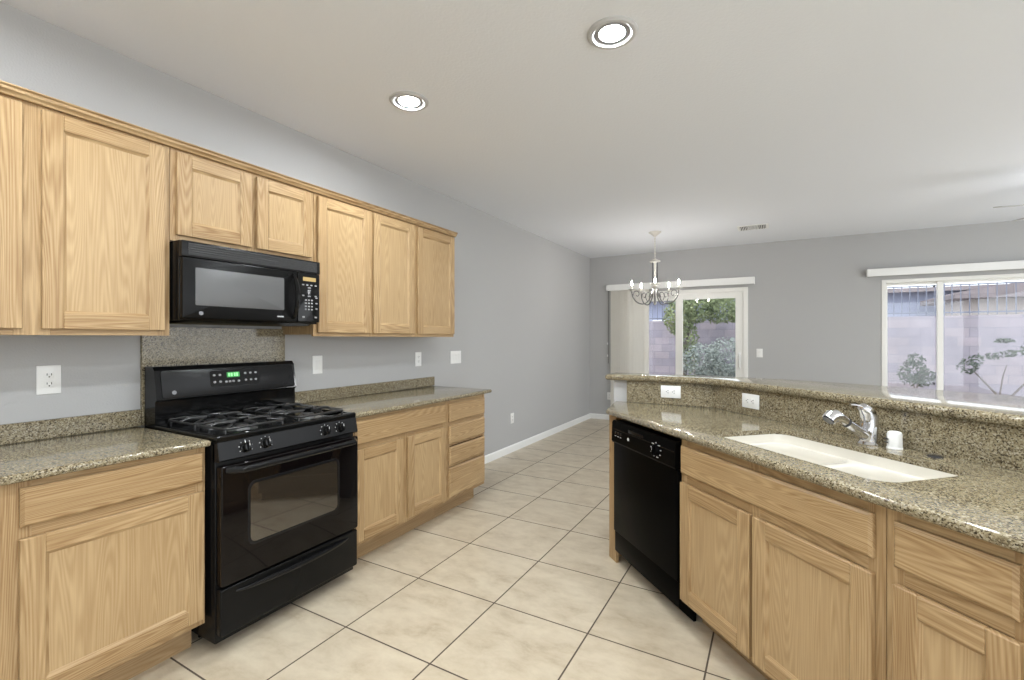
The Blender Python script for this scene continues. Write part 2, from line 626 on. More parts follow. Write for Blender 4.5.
        if rotz is not None:
            o.rotation_euler = (0, 0, rotz)
        return o

def tag(o, label=None, cat=None, group=None, kind=None):
    if label: o['label'] = label
    if cat: o['category'] = cat
    if group: o['group'] = group
    if kind: o['kind'] = kind
    return o

def empty(name, loc, rz=0.0, label=None, cat=None, group=None):
    o = bpy.data.objects.new(name, None)
    o.empty_display_size = 0.1
    COL.objects.link(o)
    o.location = loc
    o.rotation_euler = (0, 0, rz)
    return tag(o, label, cat, group)

def copy_tree(o, parent=None):
    c = o.copy()
    COL.objects.link(c)
    if parent is not None:
        c.parent = parent
    for ch in list(o.children):
        copy_tree(ch, c)
    return c

def rrect(x0, x1, y0, y1, r, seg=6):
    pts = []
    for cx, cy, a0 in ((x1 - r, y0 + r, -PI / 2), (x1 - r, y1 - r, 0), (x0 + r, y1 - r, PI / 2), (x0 + r, y0 + r, PI)):
        for k in range(seg + 1):
            a = a0 + PI / 2 * k / seg
            pts.append((cx + r * math.cos(a), cy + r * math.sin(a)))
    return pts

LEFT = PI / 2          # frame for things on the left wall: local x = world y, local -y points into the room
DIAG = -PI / 4         # frame for the diagonal peninsula: local x = s, local y = p
def dpos(s, p, z=0.0):
    return ((s + p) / R2, (p - s) / R2, z)

# ------------------------------------------------------------------ room shell
YB = 7.606
H = 2.74
XR = 7.6
YN = -2.6
def struct(name, mb, mat, label=None, cat=None, **k):
    o = mb.build(name, mat, **k)
    return tag(o, label, cat, None, 'structure')

struct('floor', MB().box(-0.15, XR + 0.15, YN - 0.15, YB + 0.15, -0.1, 0), 'tile', 'beige square stone-look tile floor with thin brown grout', 'floor')
struct('ceiling', MB().box(-0.15, XR + 0.15, YN - 0.15, YB + 0.15, H, H + 0.15), 'ceil', 'pale textured flat ceiling over the kitchen', 'ceiling')
struct('wall_left', MB().box(-0.15, 0, YN - 0.15, YB + 0.15, 0, H), 'wall', 'long grey painted wall behind the range and wall cabinets', 'wall')

D1 = (0.385, 2.42, 0.0, 2.117)       # sliding patio door opening
W1 = (3.965, 6.15, 0.42, 2.122)      # wide sliding window opening
def wall_with_holes(a0, a1, holes, t0, t1, axis='x'):
    mb = MB()
    cuts = sorted(holes)
    xs = [a0]
    for h in cuts:
        xs += [h[0], h[1]]
    xs.append(a1)
    def add(u0, u1, z0, z1):
        if u1 - u0 < 1e-4 or z1 - z0 < 1e-4: return
        if axis == 'x': mb.box(u0, u1, t0, t1, z0, z1)
        else: mb.box(t0, t1, u0, u1, z0, z1)
    for i in range(0, len(xs), 2):
        add(xs[i], xs[i + 1], 0, H)
    for h in cuts:
        add(h[0], h[1], 0, h[2])
        add(h[0], h[1], h[3], H)
    return mb
struct('wall_back', wall_with_holes(0, XR, [D1, W1], YB, YB + 0.15), 'wall', 'grey far wall with the patio door and wide window', 'wall')
struct('wall_right', wall_with_holes(YN, YB, [(-2.5, 1.6, 0.0, 2.45), (2.0, 7.0, 0.0, 2.45)], XR, XR + 0.15, 'y'), 'wall')  # unseen wall; its wide openings are added to let daylight in
struct('wall_near', wall_with_holes(0, XR, [(2.0, 3.4, 0.9, 2.3), (4.0, 7.5, 0.0, 2.45)], YN - 0.15, YN), 'wall')  # openings behind the camera, also added for daylight

# baseboards
def base_prof(h=0.085, t=0.014):
    return [(0, 0), (-t, 0), (-t, h - 0.012), (-t * 0.45, h), (0, h)]
struct('baseboard_left', MB().ext(base_prof(), 3.33, YB), 'white', 'white baseboard along the left wall past the drawers', 'baseboard', rotz=LEFT)
mb = MB()
mb.ext(base_prof(), 0.0, D1[0] - 0.0)
mb.ext(base_prof(), D1[1], XR)
struct('baseboard_back', mb, 'white', 'white baseboard under the far grey wall', 'baseboard', loc=(0, YB, 0))

# peninsula pony wall
PW_F = 5.600          # x + y of its kitchen face
def pony(off):        # outline pieces at an offset
    return off
y0 = 3.178
t = 0.115
b0 = (PW_F - y0, y0)
y1 = y0 + t
s1 = PW_F + t * R2
b1 = (s1 - y1, y1)
endS = 2.05
def diag_pt(sumv, s):
    return ((s * R2 + sumv) / 2, (sumv - s * R2) / 2)
pony_poly = [(1.776, y0), b0, diag_pt(PW_F, endS), diag_pt(s1, endS), b1, (1.776, y1)]
struct('wall_peninsula', MB().slab(pony_poly, 0, 1.0755), 'wall', 'low grey half wall carrying the raised granite bar', 'wall')

# ------------------------------------------------------------------ cabinets
def door_meshes(w, h, z, x, parent, y=0.0, fw=0.062, th=0.02, label=None):
    """Recessed-panel door: frame mesh named door, panel as its child. Front at y - th."""
    f = MB()
    yf, yb = y - th, y
    bv = 0.0022
    f.box(x, x + fw, yf, yb, z, z + h, 'z', bv)
    f.box(x + w - fw, x + w, yf, yb, z, z + h, 'z', bv)
    f.box(x + fw, x + w - fw, yf, yb, z, z + fw, 'x', bv)
    f.box(x + fw, x + w - fw, yf, yb, z + h - fw, z + h, 'x', bv)
    # sloped bead around the opening
    xi0, xi1, zi0, zi1 = x + fw - 0.001, x + w - fw + 0.001, z + fw - 0.001, z + h - fw + 0.001
    d, e = 0.012, 0.008
    ya, yb2 = yf + 0.0025, yf + 0.0025 + e
    o = [(xi0, ya, zi0), (xi1, ya, zi0), (xi1, ya, zi1), (xi0, ya, zi1)]
    i = [(xi0 + d, yb2, zi0 + d), (xi1 - d, yb2, zi0 + d), (xi1 - d, yb2, zi1 - d), (xi0 + d, yb2, zi1 - d)]
    for k, g in ((0, 'x'), (1, 'z'), (2, 'x'), (3, 'z')):
        l = (k + 1) % 4
        f.faces([o[k], o[l], i[l], i[k]], [(0, 1, 2, 3)], g)
    dr = f.build('door', M['oak'], parent)
    if label: dr['label'] = label
    p = MB().box(xi0 + 0.004, xi1 - 0.004, yb2 - 0.0005, yb - 0.002, zi0 + 0.004, zi1 - 0.004, 'z')
    p.build('door_panel', M['oak_veneer'], dr)
    return dr

def drawer_front(x0, x1, z0, z1, parent, y=0.0, th=0.02, name='drawer_front'):
    m = MB()
    pr = 0.007
    m.box(x0, x1, y - th + pr, y, z0, z1, 'x', 0.001)
    # routed edge: a slightly smaller raised face
    bm_in = 0.009
    a = [(x0 + 0.001, y - th + pr, z0 + 0.001), (x1 - 0.001, y - th + pr, z0 + 0.001), (x1 - 0.001, y - th + pr, z1 - 0.001), (x0 + 0.001, y - th + pr, z1 - 0.001)]
    b = [(x0 + bm_in, y - th, z0 + bm_in), (x1 - bm_in, y - th, z0 + bm_in), (x1 - bm_in, y - th, z1 - bm_in), (x0 + bm_in, y - th, z1 - bm_in)]
    V = a + b
    m.faces(V, [(4, 5, 6, 7), (0, 1, 5, 4), (1, 2, 6, 5), (2, 3, 7, 6), (3, 0, 4, 7)], 'x')
    return m.build(name, M['oak'], parent)

def carcass(W, z0, z1, D, parent, toe=0.0, toe_in=0.11, top=True):
    m = MB()
    T = 0.016
    zb = z0
    m.box(0, T, -D + 0.018, -0.004, zb, z1, 'z')
    m.box(W - T, W, -D + 0.018, -0.004, zb, z1, 'z')
    m.box(T, W - T, -D + 0.018, -0.004, zb, zb + T, 'x')
    if top:
        m.box(T, W - T, -D + 0.018, -0.004, z1 - T, z1, 'x')
    m.box(T, W - T, -0.012, -0.004, zb + T, z1 - T, 'z')
    m.build('carcass', M['oak'], parent)
    if toe > 0:
        k = MB()
        k.box(0, W, -D + toe_in, -D + toe_in + 0.016, 0.0, z0, 'x')
        k.box(0, T, -D + toe_in + 0.016, -0.02, 0.0, z0, 'x')
        k.box(W - T, W, -D + toe_in + 0.016, -0.02, 0.0, z0, 'x')
        k.build('toe_kick', M['toe'], parent)

def face_frame(W, z0, z1, D, stiles, rails, parent):
    """stiles: (x0, x1); rails: (x0, x1, z0, z1). Front face at -D."""
    m = MB()
    for a, b in stiles:
        m.box(a, b, -D, -D + 0.018, z0, z1, 'z', 0.0008)
    for a, b, c, d in rails:
        m.box(a, b, -D + 0.0002, -D + 0.018, c, d, 'x', 0.0008)
    return m.build('face_frame', M['oak'], parent)

def base_cab(y0, y1, label, doors, fronts, cat='cabinet', loc=None, rz=LEFT, D=0.61, stiles=None, group=None, zt=0.9005, name='base_cabinet', toe_in=0.11, zbase=0.138):
    W = y1 - y0
    root = empty(name, loc if loc else (0, y0, 0), rz, label, cat, group)
    carcass(W, zbase, zt, D, root, zbase, toe_in, name != 'sink_cabinet')
    st = stiles or [(0, 0.04), (W - 0.04, W)]
    rails = []
    for a, b in zip(st, st[1:]):
        rails.append((a[1], b[0], zbase, 0.18))
        rails.append((a[1], b[0], zt - 0.035, zt))
        rails.append((a[1], b[0], 0.69, 0.755))
    face_frame(W, zbase, zt, D, st, rails, root)
    for x0, x1, za, zb in fronts:
        drawer_front(x0, x1, za, zb, root, -D)
    for x0, x1, za, zb in doors:
        door_meshes(x1 - x0, zb - za, za, x0, root, -D)
    return root

Db = 0.61
# left of the range
b = base_cab(0.02, 1.098, 'oak base cabinet at the left picture edge beside the black range', [(0.020, 0.440, 0.166, 0.712), (0.508, 1.066, 0.166, 0.712)], [(0.020, 0.440, 0.750, 0.878), (0.510, 1.066, 0.750, 0.878)], stiles=[(0, 0.04), (0.42, 0.54), (1.038, 1.078)])
# right of the range: double door, then the drawer stack
base_cab(1.879, 2.792, 'oak base cabinet right of the range with two doors under a false drawer front',
         [(0.035, 0.432, 0.166, 0.708), (0.482, 0.890, 0.166, 0.708)], [(0.035, 0.890, 0.738, 0.878)], stiles=[(0, 0.05), (0.41, 0.50), (0.873, 0.913)])
root = empty('drawer_cabinet', (0, 2.794, 0), LEFT, 'narrow oak base cabinet with four stacked drawers at the counter end', 'cabinet')
Wd = 0.526
carcass(Wd, 0.138, 0.9005, Db, root, 0.138, 0.11)
face_frame(Wd, 0.138, 0.9005, Db, [(0, 0.04), (Wd - 0.03, Wd)], [(0.04, Wd - 0.03, 0.138, 0.19), (0.04, Wd - 0.03, 0.39, 0.41), (0.04, Wd - 0.03, 0.55, 0.57), (0.04, Wd - 0.03, 0.70, 0.73), (0.04, Wd - 0.03, 0.84, 0.9005)], root)
for za, zb in ((0.734, 0.872), (0.568, 0.706), (0.408, 0.544), (0.165, 0.388)):
    drawer_front(0.022, 0.508, za, zb, root, -Db)

# wall cabinets
Du = 0.31
ZU0, ZU1 = 1.378, 2.252
def wall_cab(y0, y1, z0, label, doors, stiles, D=Du):
    W = y1 - y0
    root = empty('wall_cabinet', (0, y0, z0), LEFT, label, 'cabinet')
    h = ZU1 - z0
    carcass(W, 0.012, h, D, root)
    rails = []
    for a, b in zip(stiles, stiles[1:]):
        rails.append((a[1], b[0], 0.0, 0.045))
        rails.append((a[1], b[0], h - 0.05, h))
    face_frame(W, 0, h, D, stiles, rails, root)
    for x0, x1, za, zb in doors:
        door_meshes(x1 - x0, zb - za, za - z0, x0, root, -D)
    return root
wall_cab(0.02, 1.098, ZU0, 'tall oak wall cabinet at the left picture edge, two plain-panel doors', [(0.06, 0.590, 1.402, 2.238), (0.643, 1.052, 1.402, 2.238)], [(0, 0.08), (0.57, 0.67), (1.03, 1.078)])
wall_cab(1.100, 1.868, 1.822, 'short oak wall cabinet over the microwave with two squat doors', [(0.022, 0.378, 1.850, 2.238), (0.408, 0.750, 1.850, 2.238)], [(0, 0.04), (0.36, 0.42), (0.73, 0.768)])
wall_cab(1.870, 2.784, ZU0, 'tall oak wall cabinet right of the microwave with two doors', [(0.022, 0.446, 1.402, 2.238), (0.476, 0.892, 1.402, 2.238)], [(0, 0.045), (0.43, 0.49), (0.87, 0.914)])
wall_cab(2.786, 3.292, ZU0, 'narrow single-door oak wall cabinet at the far end of the run', [(0.018, 0.494, 1.402, 2.238)], [(0, 0.04), (0.47, 0.506)])
# crown strip along all wall cabinets
cr = MB()
pf = [(0, 2.2525), (-0.326, 2.2525), (-0.330, 2.262), (-0.338, 2.268), (-0.340, 2.278), (-0.348, 2.283), (-0.348, 2.287), (0, 2.287)]
cr.ext(pf, 0.02, 3.304)
tag(cr.build('crown_moulding', M['oak'], loc=(0, 0, 0), rotz=LEFT), 'oak moulding strip capping the whole row of wall cabinets', 'moulding')

# ------------------------------------------------------------------ granite on the left wall
ZC0, ZC1 = 0.902, 0.932
PC0 = 0.898
def wall_slab(name, poly, z0, z1, r, label, cat, rz=LEFT, hole=None, rb=None):
    return tag(MB().slab(poly, z0, z1, r, 5, hole, rb=rb).build(name, M['granite'], loc=(0, 0, 0), rotz=rz, angle=40), label, cat)
# local x = world y, local y = -world x
wall_slab('granite_worktop', [(0.0, -0.65), (1.101, -0.65), (1.101, -0.002), (0.0, -0.002)], ZC0, ZC1, 0.0135, 'speckled granite worktop left of the black range', 'worktop')
wall_slab('granite_worktop', [(1.876, -0.65), (3.375, -0.65), (3.375, -0.002), (1.876, -0.002)], ZC0, ZC1, 0.0135, 'speckled granite worktop between the range and the open floor', 'worktop')
def splash(name, a0, a1, z0, z1, label, t=0.02):
    return tag(MB().box(a0, a1, -t, -0.001, z0, z1, 'x', 0.0015).build(name, M['granite'], rotz=LEFT), label, 'backsplash')
splash('granite_backsplash', 0.0, 1.106, 0.9325, 1.014, 'low granite backsplash strip left of the range under the outlet')
splash('granite_backsplash', 1.884, 3.391, 0.9325, 1.014, 'low granite backsplash strip right of the range')
splash('granite_backsplash', 1.108, 1.882, 0.9325, 1.425, 'tall granite panel on the wall between range and microwave', 0.021)

# ------------------------------------------------------------------ outlets and switches
def outlet(loc, rz, label, kind, roll=0.0, group=None):
    """Wall plate facing local -y, centred on loc."""
    w = 0.172 if kind == 'triple' else 0.080
    h = 0.125
    name = 'light_switch' if kind in ('rocker', 'triple') else 'electrical_outlet'
    root = empty(name, loc, rz, label, 'switch' if name == 'light_switch' else 'outlet', group)
    root.rotation_euler = (0, roll, rz)
    p = MB().box(-w / 2, w / 2, -0.006, -0.0006, -h / 2, h / 2, 'z', 0.003, 2)
    p.build('cover_plate', M['plate'], root)
    if kind == 'duplex':
        for s in (-1, 1):
            zc = 0.0195 * s
            oc = MB()
            oc.slab([(x, y + zc) for x, y in rrect(-0.017, 0.017, -0.0145, 0.0145, 0.008)], 0.0055, 0.008, 0.001, 2)
            ob = oc
            ob.v = [(x, -z, y) for x, y, z in ob.v]
            ob.f = [list(reversed(f)) for f in ob.f]
            ob.uv = [list(reversed(f)) for f in ob.uv]
            r = ob.build('receptacle', M['plate'], root)
            sl = MB()
            sl.box(-0.0085, -0.0058, -0.0086, -0.0075, zc - 0.001, zc + 0.008)
            sl.box(0.0058, 0.0085, -0.0086, -0.0075, zc - 0.001, zc + 0.008)
            sl.lathe([(0, 0.0075), (0.0028, 0.0075), (0.0028, 0.0086), (0, 0.0086)], (0, 0, zc - 0.007), 10, 'y')
            sl.build('slot', M['slot'], r)
        MB().lathe([(0, 0.0055), (0.003, 0.0055), (0.002, 0.0072), (0, 0.0074)], (0, 0, 0), 10, 'y').build('screw', M['plate'], root)
    else:
        for cx in ((-0.046, 0.0, 0.046) if kind == 'triple' else (0,)):
            m = MB()
            m.box(cx - 0.0175, cx + 0.0175, -0.0075, -0.0055, -0.0345, 0.0345, 'z', 0.0008)
            fr = m.build('switch_frame', M['plate'], root)
            r = MB()
            r.ext([(-0.0070, -0.031), (-0.0088, -0.031), (-0.0074, 0.0), (-0.0105, 0.031), (-0.0070, 0.031)], cx - 0.0145, cx + 0.0145)
            r.build('rocker', M['white'], fr)
    return root
outlet((0, 0.773, 1.186), LEFT, 'white outlet on the wall left of the range above the low backsplash', 'duplex')
outlet((0, 2.138, 1.184), LEFT, 'white single rocker switch just right of the range', 'rocker')
outlet((0, 3.183, 1.182), LEFT, 'small white outlet under the end of the wall cabinets', 'duplex')
outlet((0, 3.741, 1.180), LEFT, 'wide white rocker switch plate on the grey wall past the wall cabinets', 'triple')
outlet((0, 4.881, 0.405), LEFT, 'white outlet low on the left wall above the baseboard', 'duplex')
outlet((2.568, YB, 1.155), 0, 'white switch on the far wall right of the patio door', 'rocker')
outlet((0.345, YB, 0.40), 0, 'white outlet low on the far wall left of the patio door', 'duplex')

# ------------------------------------------------------------------ gas range
def make_range():
    W = 0.756
    root = empty('gas_range', (0, 1.1150, 0), LEFT, 'black freestanding gas range with oven standing between two oak base cabinets', 'range')
    D = 0.655
    # body sides and shell
    m = MB()
    m.box(0, W, -D, -0.03, 0.045, 0.897, 'z', 0.004, 2)
    m.build('body', M['black_satin'], root)
    for x in (0.05, W - 0.05):
        for y in (-0.46, -0.09):
            MB().lathe([(0.018, 0), (0.018, 0.008), (0.009, 0.012), (0.009, 0.046)], (x, y, 0), 14).build('foot', M['black_satin'], root)
    # cooktop: pan with raised rim
    ct = MB()
    rim = 0.022
    outer = [(-0.001, -0.672), (W + 0.001, -0.672), (W + 0.001, -0.135), (-0.001, -0.135)]
    inner = [(rim, -0.672 + 0.035), (W - rim, -0.672 + 0.035), (W - rim, -0.147), (rim, -0.147)]
    ct.slab(outer, 0.896, 0.928, 0.008, 3, inner)
    ct.box(rim - 0.002, W - rim + 0.002, -0.64, -0.14, 0.897, 0.912)
    cook = ct.build('cooktop', M['black'], root)
    # burners and grates
    for bx in (0.195, W - 0.195):
        for by in (-0.268, -0.518):
            b = MB()
            b.lathe([(0.0, 0.911), (0.062, 0.912), (0.070, 0.916), (0.066, 0.917), (0.040, 0.914), (0.0, 0.914)], (bx, by, 0), 28)
            bb = b.build('burner', M['alu'], root)
            c = MB()
            c.lathe([(0, 0.914), (0.037, 0.914), (0.039, 0.922), (0.037, 0.930), (0.0, 0.930)], (bx, by, 0), 24)
            c.build('burner_head', M['alu'], bb)
            d = MB()
            d.lathe([(0, 0.930), (0.030, 0.930), (0.032, 0.934), (0.027, 0.939), (0, 0.940)], (bx, by, 0), 24)
            d.build('burner_cap', M['iron'], bb)
            g = MB()
            hw, hd, zt = 0.148, 0.122, 0.952
            loop = [(x + bx, y + by, zt - 0.006) for x, y in rrect(-hw, hw, -hd, hd, 0.03, 4)]
            g.tube(loop, 0.0062, 8, closed=True)
            for sx, sy in ((1, 0), (-1, 0), (0, 1), (0, -1)):
                p0 = Vector((bx + sx * hw, by + sy * hd, zt - 0.006))
                p1 = Vector((bx + sx * hw * 0.72, by + sy * hd * 0.72, zt + 0.005))
                p2 = Vector((bx + sx * 0.030, by + sy * 0.030, zt + 0.004))
                g.tube([p0, p0.lerp(p1, 0.6) + Vector((0, 0, 0.002)), p1, p1.lerp(p2, 0.5), p2], 0.0066, 8, flat=1.25)
            for sx in (-1, 1):
                for sy in (-1, 1):
                    x, y = bx + sx * (hw - 0.012), by + sy * (hd - 0.012)
                    g.tube([(x, y, zt - 0.006), (x + sx * 0.002, y + sy * 0.002, 0.9125)], 0.006, 8)
                    g.tube([(bx + sx * (hw - 0.009), by + sy * (hd - 0.009), zt - 0.004), (bx + sx * 0.085, by + sy * 0.07, zt + 0.004)], 0.0055, 8)
            g.build('burner_grate', M['iron'], root)
    # control panel with knobs (sloping front)
    cp = MB()
    cp.ext([(-0.640, 0.897), (-0.674, 0.900), (-0.690, 0.826), (-0.684, 0.818), (-0.640, 0.818)], 0.0, W)
    cpo = cp.build('knob_panel', M['black_panel'], root)
    ang = math.atan2(0.016, 0.074)
    for kx in (0.118, 0.213, W - 0.213, W - 0.118):
        kb = MB()
        base = Vector((kx, -0.6826, 0.862))
        kb.M = Matrix.Translation(base) @ Matrix.Rotation(-ang, 4, 'X')
        kb.lathe([(0.0, 0.0), (0.024, 0.0), (0.024, 0.004), (0.020, 0.007), (0.0185, 0.022), (0.016, 0.026), (0, 0.026)], (0, 0, 0), 24, 'y')
        kb.box(-0.005, 0.005, -0.034, -0.024, -0.019, 0.019, 'z', 0.002, 2)
        k = kb.build('knob', M['black'], root)
        mk = MB()
        mk.M = Matrix.Translation(base) @ Matrix.Rotation(-ang, 4, 'X')
        for a in range(7):
            t = -PI * 0.15 + a * PI * 1.3 / 6
            cx, cz = 0.030 * math.cos(t), 0.030 * math.sin(t)
            mk.box(cx - 0.0017, cx + 0.0017, -0.0008, 0.0004, cz - 0.0017, cz + 0.0017)
        mk.build('dial_mark', M['mark'], k)
        mk = MB()
        mk.M = Matrix.Translation(base) @ Matrix.Rotation(-ang, 4, 'X')
        mk.box(-0.0012, 0.0012, -0.0345, -0.0335, 0.004, 0.017)
        mk.build('pointer_line', M['mark'], k)
    # oven door
    d = MB()
    d.slab(rrect(0.004, W - 0.004, 0.292, 0.800, 0.010, 4), 0.658, 0.698, 0.006, 3)
    d.v = [(x, -z, y) for x, y, z in d.v]
    d.f = [list(reversed(f)) for f in d.f]
    d.uv = [list(reversed(f)) for f in d.uv]
    door = d.build('oven_door', M['oven_black'], root)
    def plate(outline, y0, y1, r, name, mat, par, hole=None):
        q = MB()
        q.slab(outline, y0, y1, r, 2, hole)
        q.v = [(x, -z, y) for x, y, z in q.v]
        q.f = [list(reversed(f)) for f in q.f]
        q.uv = [list(reversed(f)) for f in q.uv]
        return q.build(name, M[mat], par)
    plate(rrect(0.118, W - 0.135, 0.425, 0.710, 0.035, 6), 0.6975, 0.6992, 0.0006, 'oven_window_frame', 'black_panel', door, rrect(0.130, W - 0.147, 0.437, 0.698, 0.028, 6))
    plate(rrect(0.131, W - 0.148, 0.438, 0.697, 0.027, 6), 0.6976, 0.6986, 0.0, 'oven_window', 'oven_glass', door)
    hb = MB()
    pts = []
    for k in range(17):
        u = k / 16
        x = 0.028 + u * (W - 0.056)
        e = min(u, 1 - u)
        dy = 0.046 * min(1, (e / 0.06)) ** 0.5 if e < 0.06 else 0.046 + 0.006 * math.sin(PI * u)
        pts.append((x, -0.695 - dy, 0.782))
    hb.tube(pts, 0.0135, 10, flat=1.1)
    hb.build('door_handle', M['black_panel'], door)
    # storage drawer with a long lipped pull
    s = MB()
    s.slab(rrect(0.004, W - 0.004, 0.082, 0.280, 0.008, 3), 0.655, 0.692, 0.006, 3)
    s.v = [(x, -z, y) for x, y, z in s.v]
    s.f = [list(reversed(f)) for f in s.f]
    s.uv = [list(reversed(f)) for f in s.uv]
    dr = s.build('storage_drawer', M['black_satin'], root)
    h = MB()
    pr = []
    n = 24
    for k in range(n + 1):
        u = k / n
        x = 0.07 + u * (W - 0.14)
        bow = math.sin(PI * u) ** 0.6
        pr.append((x, -0.690 - 0.022 * bow, 0.252 - 0.006 * bow))
    h.tube(pr, [0.004 + 0.007 * math.sin(PI * k / n) ** 0.5 for k in range(n + 1)], 10, flat=1.2)
    h.build('drawer_pull', M['black_panel'], dr)
    # backguard
    g = MB()
    g.ext([(-0.030, 0.897), (-0.135, 0.897), (-0.135, 1.035), (-0.150, 1.046), (-0.124, 1.186), (-0.106, 1.204), (-0.030, 1.204)], 0.0, W)
    bg = g.build('backguard', M['black'], root)
    # tilted control face with rounded corners
    a = math.atan2(0.026, 0.140)
    T = Matrix.Translation((0, -0.1505, 1.046)) @ Matrix.Rotation(-a, 4, 'X')
    def face(outline, d0, d1, name, mat, par, r=0.0):
        q = MB()
        q.slab(outline, d0, d1, r, 2)
        q.v = [tuple(T @ Vector((x, -z, y))) for x, y, z in q.v]
        q.f = [list(reversed(f)) for f in q.f]
        q.uv = [list(reversed(f)) for f in q.uv]
        return q.build(name, M[mat], par)
    fc = face(rrect(0.025, W - 0.012, 0.004, 0.139, 0.012), 0.0, 0.004, 'control_face', 'black_panel', bg, 0.0015)
    face(rrect(0.250, 0.520, 0.040, 0.124, 0.012), 0.0038, 0.0050, 'keypad', 'black', fc)
    face(rrect(0.338, 0.408, 0.086, 0.114, 0.004), 0.0048, 0.0058, 'clock_display', 'green_led', fc)
    for i, (x0, x1) in enumerate(((0.346, 0.355), (0.359, 0.368), (0.376, 0.385), (0.389, 0.398))):
        face([(x0, 0.091), (x1, 0.091), (x1, 0.109), (x0, 0.109)], 0.0056, 0.0061, 'display_digit', 'green_digit', fc)
    for (bx, bz) in ((0.272, 0.102), (0.302, 0.102), (0.440, 0.104), (0.470, 0.104), (0.500, 0.104), (0.272, 0.066), (0.302, 0.066), (0.333, 0.064), (0.352, 0.064), (0.371, 0.064), (0.400, 0.064), (0.440, 0.066), (0.470, 0.066), (0.498, 0.066)):
        face(rrect(bx - 0.007, bx + 0.007, bz - 0.0055, bz + 0.0055, 0.004, 3), 0.0048, 0.0056, 'keypad_button', 'dim_mark', fc)
    face([(0.077 + 0.010 * math.cos(2 * PI * k / 20), 0.030 + 0.010 * math.sin(2 * PI * k / 20)) for k in range(20)], 0.0038, 0.0050, 'round_emblem', 'emblem_dim', fc)
    root.scale = (1, 1, 1.018)
    return root
make_range()

# ------------------------------------------------------------------ over-the-range microwave
def flip(q):
    q.v = [(x, -z, y) for x, y, z in q.v]
    q.f = [list(reversed(f)) for f in q.f]
    q.uv = [list(reversed(f)) for f in q.uv]
    return q

def make_microwave():
    W = 0.738
    root = empty('microwave', (0, 1.107, 1.450), LEFT, 'black over-the-range microwave hung under the short oak cabinet', 'microwave')
    m = MB()
    m.box(0, W, -0.375, -0.022, 0.0, 0.392, 'z', 0.003, 2)
    m.build('body', M['black'], root)
    u = MB()
    u.ext([(-0.05, -0.012), (-0.34, -0.012), (-0.372, 0.002), (-0.05, 0.002)], 0.03, W - 0.03)
    u.build('underside_light_panel', M['black_satin'], root)
    # vent grille across the top
    v = MB()
    v.box(0.0, W, -0.402, -0.374, 0.312, 0.390, 'x', 0.003, 2)
    vg = v.build('vent_grille', M['black_panel'], root)
    s = MB()
    s.box(0.026, W - 0.022, -0.4035, -0.4015, 0.322, 0.380)
    s.build('vent_recess', M['slot'], vg)
    s = MB()
    for k in range(5):
        z = 0.3255 + k * 0.0115
        s.box(0.026, W - 0.022, -0.4055, -0.403, z, z + 0.0045, 'x', 0.0008)
    s.build('vent_louvre', M['louvre'], vg)
    # door: shallow bowed slab
    dw = 0.588
    d = flip(MB().slab(rrect(0.002, dw, 0.010, 0.310, 0.006, 3), 0.374, 0.404, 0.006, 3)).build('microwave_door', M['black_satin'], root)
    flip(MB().slab(rrect(0.055, 0.505, 0.075, 0.262, 0.006, 4), 0.4035, 0.4052, 0.0006, 2)).build('door_window', M['mw_glass'], d)
    flip(MB().slab([(0.080 + 0.010 * math.cos(2 * PI * k / 20), 0.036 + 0.010 * math.sin(2 * PI * k / 20)) for k in range(20)], 0.4035, 0.4052, 0.0006, 1)).build('round_emblem', M['emblem_dim'], d)
    t = MB()
    for k in range(6):
        t.box(0.466 + k * 0.0062, 0.4705 + k * 0.0062, -0.4048, -0.4038, 0.0335, 0.0405)
    t.build('model_lettering', M['mark'], d)
    # bowed vertical handle
    p = []
    for k in range(13):
        q = k / 12
        p.append((dw - 0.026, -0.402 - 0.042 * math.sin(PI * q) ** 0.7, 0.028 + 0.268 * q))
    h = MB()
    h.tube(p, [0.008 + 0.006 * math.sin(PI * k / 12) for k in range(13)], 10)
    h.build('door_handle', M['black'], d)
    # control panel
    c = flip(MB().slab(rrect(dw + 0.004, W - 0.002, 0.010, 0.310, 0.006, 3), 0.374, 0.403, 0.005, 3)).build('control_panel', M['black'], root)
    flip(MB().slab(rrect(dw + 0.035, dw + 0.120, 0.262, 0.286, 0.003, 3), 0.4028, 0.4040)).build('clock_display', M['amber_led'], c)
    def key(x0, x1, z0, z1):
        flip(MB().slab(rrect(x0, x1, z0, z1, 0.002, 2), 0.4028, 0.4038)).build('keypad_button', M['dim_mark'], c)
    for i in range(3):
        for j in range(4):
            key(dw + 0.048 + i * 0.020, dw + 0.060 + i * 0.020, 0.084 + j * 0.019, 0.093 + j * 0.019)
    for j in range(3):
        key(dw + 0.118, dw + 0.132, 0.090 + j * 0.034, 0.098 + j * 0.034)
    for z in (0.160, 0.196, 0.212):
        key(dw + 0.066, dw + 0.086, z + 0.006, z + 0.013)
    for x in (0.030, 0.056, 0.084, 0.112):
        key(dw + x, dw + x + 0.014, 0.234, 0.242)
    for x in (0.030, 0.112):
        key(dw + x, dw + x + 0.016, 0.036, 0.046)
        key(dw + x, dw + x + 0.014, 0.168, 0.176)
    return root
mw = make_microwave()
mw.scale = (1, 1, 0.368 / 0.392)

# ------------------------------------------------------------------ peninsula: local frame x = s, y = p
PF = 3.315             # face-frame plane
PD = 0.60
PO = PF + PD
def pen_root(name, s0, label, cat, group=None):
    return empty(name, dpos(s0, PO), DIAG, label, cat, group)
